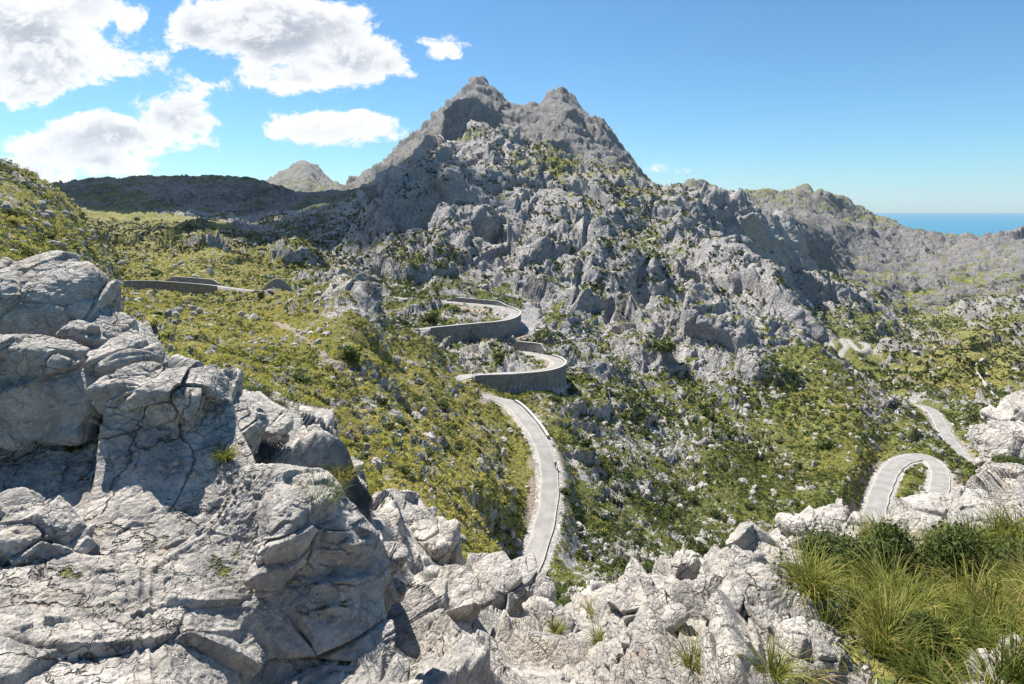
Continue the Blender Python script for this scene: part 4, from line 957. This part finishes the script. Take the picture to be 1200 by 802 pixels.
# ------------------------------------------------------------------ grass
def tussock_verts(c, nb, length, r, spread=0.5, droop=0.6, wid=0.006, lean=(0, 0), seg=5):
    az = r.uniform(0, 6.283, nb); el = r.uniform(0.05, 1.0, nb) ** 0.8 * spread
    d0 = np.stack([np.sin(el) * np.cos(az) + lean[0], np.sin(el) * np.sin(az) + lean[1], np.cos(el)], 1); d0 /= np.linalg.norm(d0, axis=1)[:, None]
    ln = length * r.uniform(0.5, 1.1, nb); base = np.array(c) + np.stack([np.cos(az), np.sin(az), 0 * az], 1) * (r.random(nb) ** 0.5 * length * 0.16)[:, None]
    side = np.stack([-np.sin(az), np.cos(az), 0 * az], 1) * 0.8 + 0.5 * r.normal(size=(nb, 3)); side -= (side * d0).sum(1)[:, None] * d0; side /= np.linalg.norm(side, axis=1)[:, None]
    pts = []; p = base.copy(); d = d0.copy(); dr = droop * r.uniform(0.3, 1.6, nb)
    V = np.empty((nb, seg + 1, 2, 3))
    for k in range(seg + 1):
        w_ = wid * (1 - (k / seg) ** 1.5 * 0.92) * r.uniform(0.95, 1.05)
        V[:, k, 0] = p - side * w_; V[:, k, 1] = p + side * w_
        p = p + d * (ln / seg)[:, None]; d = d + np.stack([0.15 * np.cos(az), 0.15 * np.sin(az), -dr / seg * (0.6 + k * 0.5)], 1); d /= np.linalg.norm(d, axis=1)[:, None]
    I = np.arange(nb * (seg + 1) * 2).reshape(nb, seg + 1, 2)
    F = np.stack([I[:, :-1, 0], I[:, :-1, 1], I[:, 1:, 1], I[:, 1:, 0]], -1).reshape(-1, 4)
    return V.reshape(-1, 3), F, nb * 0 + (seg + 1) * 2
def grass_obj(name, items, mat, tint_fn, parent=None):
    Vs, Fs, Ts, n0 = [], [], [], 0
    for (c, nb, ln, sp, dr, wd, lean, tint) in items:
        V, F, per = tussock_verts(c, nb, ln, rng, sp, dr, wd, lean)
        Vs.append(V); Fs.append(F + n0); n0 += len(V)
        tb = np.clip(tint + 0.2 * rng.normal(size=nb), 0, 1); T_ = np.repeat(tb, per).reshape(nb, -1)
        T_ = T_ + np.linspace(-0.1, 0.15, per)[None]; Ts.append(np.clip(T_, 0, 1).ravel())
    return mesh_obj(name, np.concatenate(Vs), np.concatenate(Fs), mat, parent, attrs={'tint': np.concatenate(Ts)})
m = np.where((PX > 915) & (PX < 1290) & (PY > 630) & (PY < 900) & (D > 4.3) & (D < 8.7) & (VEG > 0.30))[0]
w_ = AREA[m]; ch = rng.choice(m, min(230, len(m)), replace=False, p=w_ / w_.sum())
items = [(Pd[k].astype(float), int(rng.uniform(60, 170)), rng.choice([0.22, 0.34, 0.46, 0.64]) * rng.uniform(0.8, 1.15), rng.uniform(0.4, 0.95), rng.uniform(0.4, 1.5), 0.0045 + 0.0008 * D[k] / 6, (rng.normal() * 0.15 + 0.08, rng.normal() * 0.15 - 0.1), 0.40 + 0.4 * float(perlin(Pd[k:k+1] * 1.6, 9)[0]) + rng.normal() * 0.2) for k in ch]
g_ = grass_obj('grass', items, M_grs, None); tag(g_, 'long yellow green grass clumps filling the hollow between the near rocks', 'grass', kind='stuff')
TUFTS = [(372,592,16,'drooping green grass tuft growing from the cliff rim beside the knobbly rock',0.40,0.3,5,14),
 (262,540,10,'small bright grass tuft on the rubble ledge',0.22,0.35,4,9),
 (812,782,26,'tall pale grass tuft in front of the ribbed rocks',0.42,0.55,4,8),
 (905,795,30,'long grass tuft at the bottom of the photo below the ribbed rock',0.42,0.5,4,8),
 (945,798,26,'dry yellow grass tuft at the bottom beside the ribbed rock rib',0.38,0.75,4,8),
 (700,755,14,'yellow green grass tuft in the hollow below the low rock hump',0.32,0.6,5,13),
 (650,742,12,'small grass tuft beside the pointed rock',0.28,0.5,5,13),
 (505,632,10,'dry grass tuft at the jagged rim rock',0.4,0.7,8,18),
 (690,718,12,'dry grass tuft above the low rock hump',0.4,0.65,8,16),
 (430,580,14,'grass tuft on the rim beside the green bushes',0.5,0.6,8,20),
 (85,530,8,'tiny grass tuft in the corner of the rubble ledge',0.16,0.3,4,8),
 (400,565,10,'yellow grass tuft hanging over the cliff rim',0.35,0.6,6,16)]
for (x, y, rp, lab, ln, tint, d0, d1) in TUFTS:
    p, n_, dd = pick(x, y, d0, d1, 3)
    root = None
    o = grass_obj('grass_tuft', [((0, 0, 0), 130, ln, 0.75, 0.9, 0.0035, (0.1, -0.15), tint), ((ln * .2, ln * .1, 0), 60, ln * .7, 0.8, 0.9, 0.0035, (0.1, 0), tint + .1)], M_grs, None)
    o.location = [float(v) for v in p]; tag(o, lab, 'grass tuft')
print('plants', time.time() - T0)

# ------------------------------------------------------------------ clouds overhead that shade the left hills
def cloud(px, d, z_ground, alt, size, seed, label):
    g0 = np.array([(px - CX) / FPX * d, d, z_ground]); c0 = g0 + sun_dir * ((alt - z_ground) / sun_dir[2])
    v, f = ICO[6]; p = v * np.array(size, f32)
    S = min(size[0], size[1]); h = 0.45 * fbm(p / (S * 0.5) + seed, seed, 5, 0.55)
    p = p * (1 + h)[:, None]; p[:, 2] = np.where(p[:, 2] < 0, p[:, 2] * 0.5, p[:, 2])
    o = mesh_obj('cloud', p, f, m_cl, smooth=True); o.location = [float(q) for q in c0]; tag(o, label, 'cloud', kind='stuff')
m_cl, t, b = new_mat('cloud white'); b.inputs['Base Color'].default_value = col(0.9, 0.9, 0.9)
b.inputs['Alpha'].default_value = 0.74
cloud(250, 1330, 40, 1900, (560, 300, 130), 61, 'white cloud high above, shading the ridge behind the meadow')
cloud(395, 820, -20, 1700, (170, 260, 90), 62, 'white cloud high above, shading the gorge left of the mountain')
cloud(470, 640, 40, 1700, (90, 115, 60), 64, 'small white cloud high above, shading the front crag of the mountain')
cloud(540, 1900, 250, 1900, (330, 260, 110), 63, 'white cloud high above, shading the front rib of the tall peak')

# ------------------------------------------------------------------ small things: stone circle, field wall, riders
p, n_, dd = pick(678, 621, 80, 220, 3)
root = empty('stone_circle', [float(v) for v in p]); tag(root, 'small ring of pale stones in the scrub right of the near road', 'stone circle')
for k in range(15):
    a = k / 15 * 6.283
    o = bpy.data.objects.new('stone', STN[k % 8]); C.objects.link(o); o.parent = root; s_ = rng.uniform(0.22, 0.36)
    o.location = (1.35 * math.cos(a), 1.8 * math.sin(a), 0.25); o.scale = (s_, s_, s_); o.rotation_euler = (0, 0, rng.uniform(0, 6))
pts = []
for (x, y) in ((1128,418),(1140,432),(1150,446),(1160,458),(1170,468)):
    p, n_, dd = pick(x, y, 250, 1200, 3); pts.append(p)
pts = np.array(pts); q = np.linspace(0, 4, 40); pp = np.stack([np.interp(q, range(5), pts[:, k]) for k in range(3)], 1)
c0 = pp[20].copy(); T_ = np.gradient(pp[:, :2], axis=0); T_ /= np.linalg.norm(T_, axis=1)[:, None]; Nn = np.stack([-T_[:, 1], T_[:, 0]], 1)
o = strip_solid('field_wall', pp - c0, Nn, -0.3, 0.3, (pp - c0)[:, 2] + 0.75, (pp - c0)[:, 2] - 1.5, m_cop); o.location = c0.tolist()
tag(o, 'thin pale dry stone wall running down the green field at far right', 'wall')

def flat_mat(name, c_, rough=0.6):
    m, t, b = new_mat(name); b.inputs['Base Color'].default_value = col(*c_); b.inputs['Roughness'].default_value = rough; return m
m_dark = flat_mat('dark rubber', (0.02, 0.02, 0.022)); m_metal = flat_mat('bike frame', (0.25, 0.04, 0.03), 0.35); m_cloth = flat_mat('dark clothing', (0.03, 0.035, 0.05)); m_helm = flat_mat('helmet', (0.6, 0.6, 0.58), 0.3)
def tubes(segs, ns=6):
    V, F = [], []
    for (a, b_, ra, rb) in segs:
        a = np.array(a, float); b_ = np.array(b_, float); d = b_ - a; d /= np.linalg.norm(d); u = np.cross(d, (0.3, 1, 0.2)); u /= np.linalg.norm(u); v = np.cross(d, u); n0 = len(V)
        for q, rr in ((a, ra), (b_, rb)):
            for k in range(ns): an = 6.2832 * k / ns; V.append(q + rr * (u * math.cos(an) + v * math.sin(an)))
        for k in range(ns): F.append((n0 + k, n0 + (k + 1) % ns, n0 + ns + (k + 1) % ns, n0 + ns + k))
    return V, F
def torus(R0, r0, c, n=24, k=6):
    V = [(c[0] + (R0 + r0 * math.cos(6.2832 * j / k)) * math.cos(6.2832 * i / n), c[1] + r0 * math.sin(6.2832 * j / k), c[2] + (R0 + r0 * math.cos(6.2832 * j / k)) * math.sin(6.2832 * i / n)) for i in range(n) for j in range(k)]
    F = [(i * k + j, i * k + (j + 1) % k, ((i + 1) % n) * k + (j + 1) % k, ((i + 1) % n) * k + j) for i in range(n) for j in range(k)]
    return V, F
def person_mesh(name, nodes, edges, radii, mat):
    me = bpy.data.meshes.new(name); me.from_pydata(nodes, edges, []); o = bpy.data.objects.new(name, me); C.objects.link(o); me.materials.append(mat)
    sk = o.modifiers.new('Skin', 'SKIN')
    lay = me.skin_vertices[0] if me.skin_vertices else None
    if lay is None:
        bpy.context.view_layer.objects.active = o; lay = me.skin_vertices[0]
    for i, r_ in enumerate(radii): lay.data[i].radius = (r_, r_)
    lay.data[0].use_root = True
    o.modifiers.new('Sub', 'SUBSURF').levels = 1; o.modifiers['Sub'].render_levels = 1
    return o
def rider(R, px, py, side, lab_b, lab_p):
    k = near_idx(R, px, py); T_ = R[min(k + 1, len(R) - 1)] - R[k - 1]; an = math.atan2(T_[1], T_[0]); Nn = frame_of(R)[k]
    loc = (R[k][0] + Nn[0] * side, R[k][1] + Nn[1] * side, R[k][2] + 0.06)
    bike = empty('bicycle', loc, an); tag(bike, lab_b, 'bicycle')
    fr = mesh_obj('frame', *tubes([((-.5,0,.34),(-.1,0,.34),.02,.02),((-.1,0,.34),(-.2,0,.9),.02,.02),((-.2,0,.78),(.38,0,.85),.02,.02),((-.1,0,.34),(.38,0,.8),.022,.022),((-.5,0,.34),(-.18,0,.78),.015,.015),((.38,0,.95),(.52,0,.34),.02,.02)]), m_metal, bike)
    mesh_obj('handlebar', *tubes([((.38,-.22,.98),(.38,.22,.98),.015,.015),((.38,-.22,.98),(.48,-.22,.9),.015,.015),((.38,.22,.98),(.48,.22,.9),.015,.015)]), m_dark, bike)
    mesh_obj('saddle', *tubes([((-.32,0,.93),(-.08,0,.95),.08,.03)]), m_dark, bike)
    for x in (-.5, .52): mesh_obj('wheel', *torus(.33, .018, (x, 0, .34)), m_dark, bike)
    nodes = [(-.2,0,1.0),(-.08,0,1.2),(.08,0,1.38),(.16,0,1.5),(.2,0,1.6),(.24,0,1.7),(.06,.19,1.38),(.24,.22,1.18),(.40,.21,1.0),(.06,-.19,1.38),(.24,-.22,1.18),(.40,-.21,1.0),(-.18,.1,.98),(.14,.11,.78),(.0,.11,.36),(.12,.11,.30),(-.18,-.1,.98),(.1,-.11,.92),(-.08,-.11,.54),(.05,-.11,.48)]
    edges = [(0,1),(1,2),(2,3),(3,4),(4,5),(2,6),(6,7),(7,8),(2,9),(9,10),(10,11),(0,12),(12,13),(13,14),(14,15),(0,16),(16,17),(17,18),(18,19)]
    rad = [.14,.14,.15,.06,.09,.08,.065,.045,.035,.065,.045,.035,.1,.07,.045,.04,.1,.07,.045,.04]
    o = person_mesh('person', nodes, edges, rad, m_cloth); o.location = loc; o.rotation_euler = (0, 0, an); tag(o, lab_p, 'person', 'cyclists on the road')
    hv, hf = ICO[3]; h = mesh_obj('helmet', hv * np.array((.14,.11,.08), f32) + np.array((.23,0,1.75), f32), hf, m_helm, o, smooth=True)
rider(RA, 643, 551, 1.6, 'bicycle on the near road, halfway down the bend', 'cyclist in dark clothing riding on the near road, halfway down the bend')
rider(RA, 566, 438, 1.2, 'bicycle on the lower hairpin road above the tallest wall', 'cyclist in dark clothing on the lower hairpin road above the tallest wall')
rider(RA, 597, 360, -1.0, 'bicycle at the tip of the upper hairpin bend', 'cyclist in dark clothing at the tip of the upper hairpin bend')
rider(RA, 546, 357, 1.0, 'bicycle on the far side of the upper hairpin', 'cyclist in dark clothing on the far side of the upper hairpin')
print('done', time.time() - T0)
#==END==
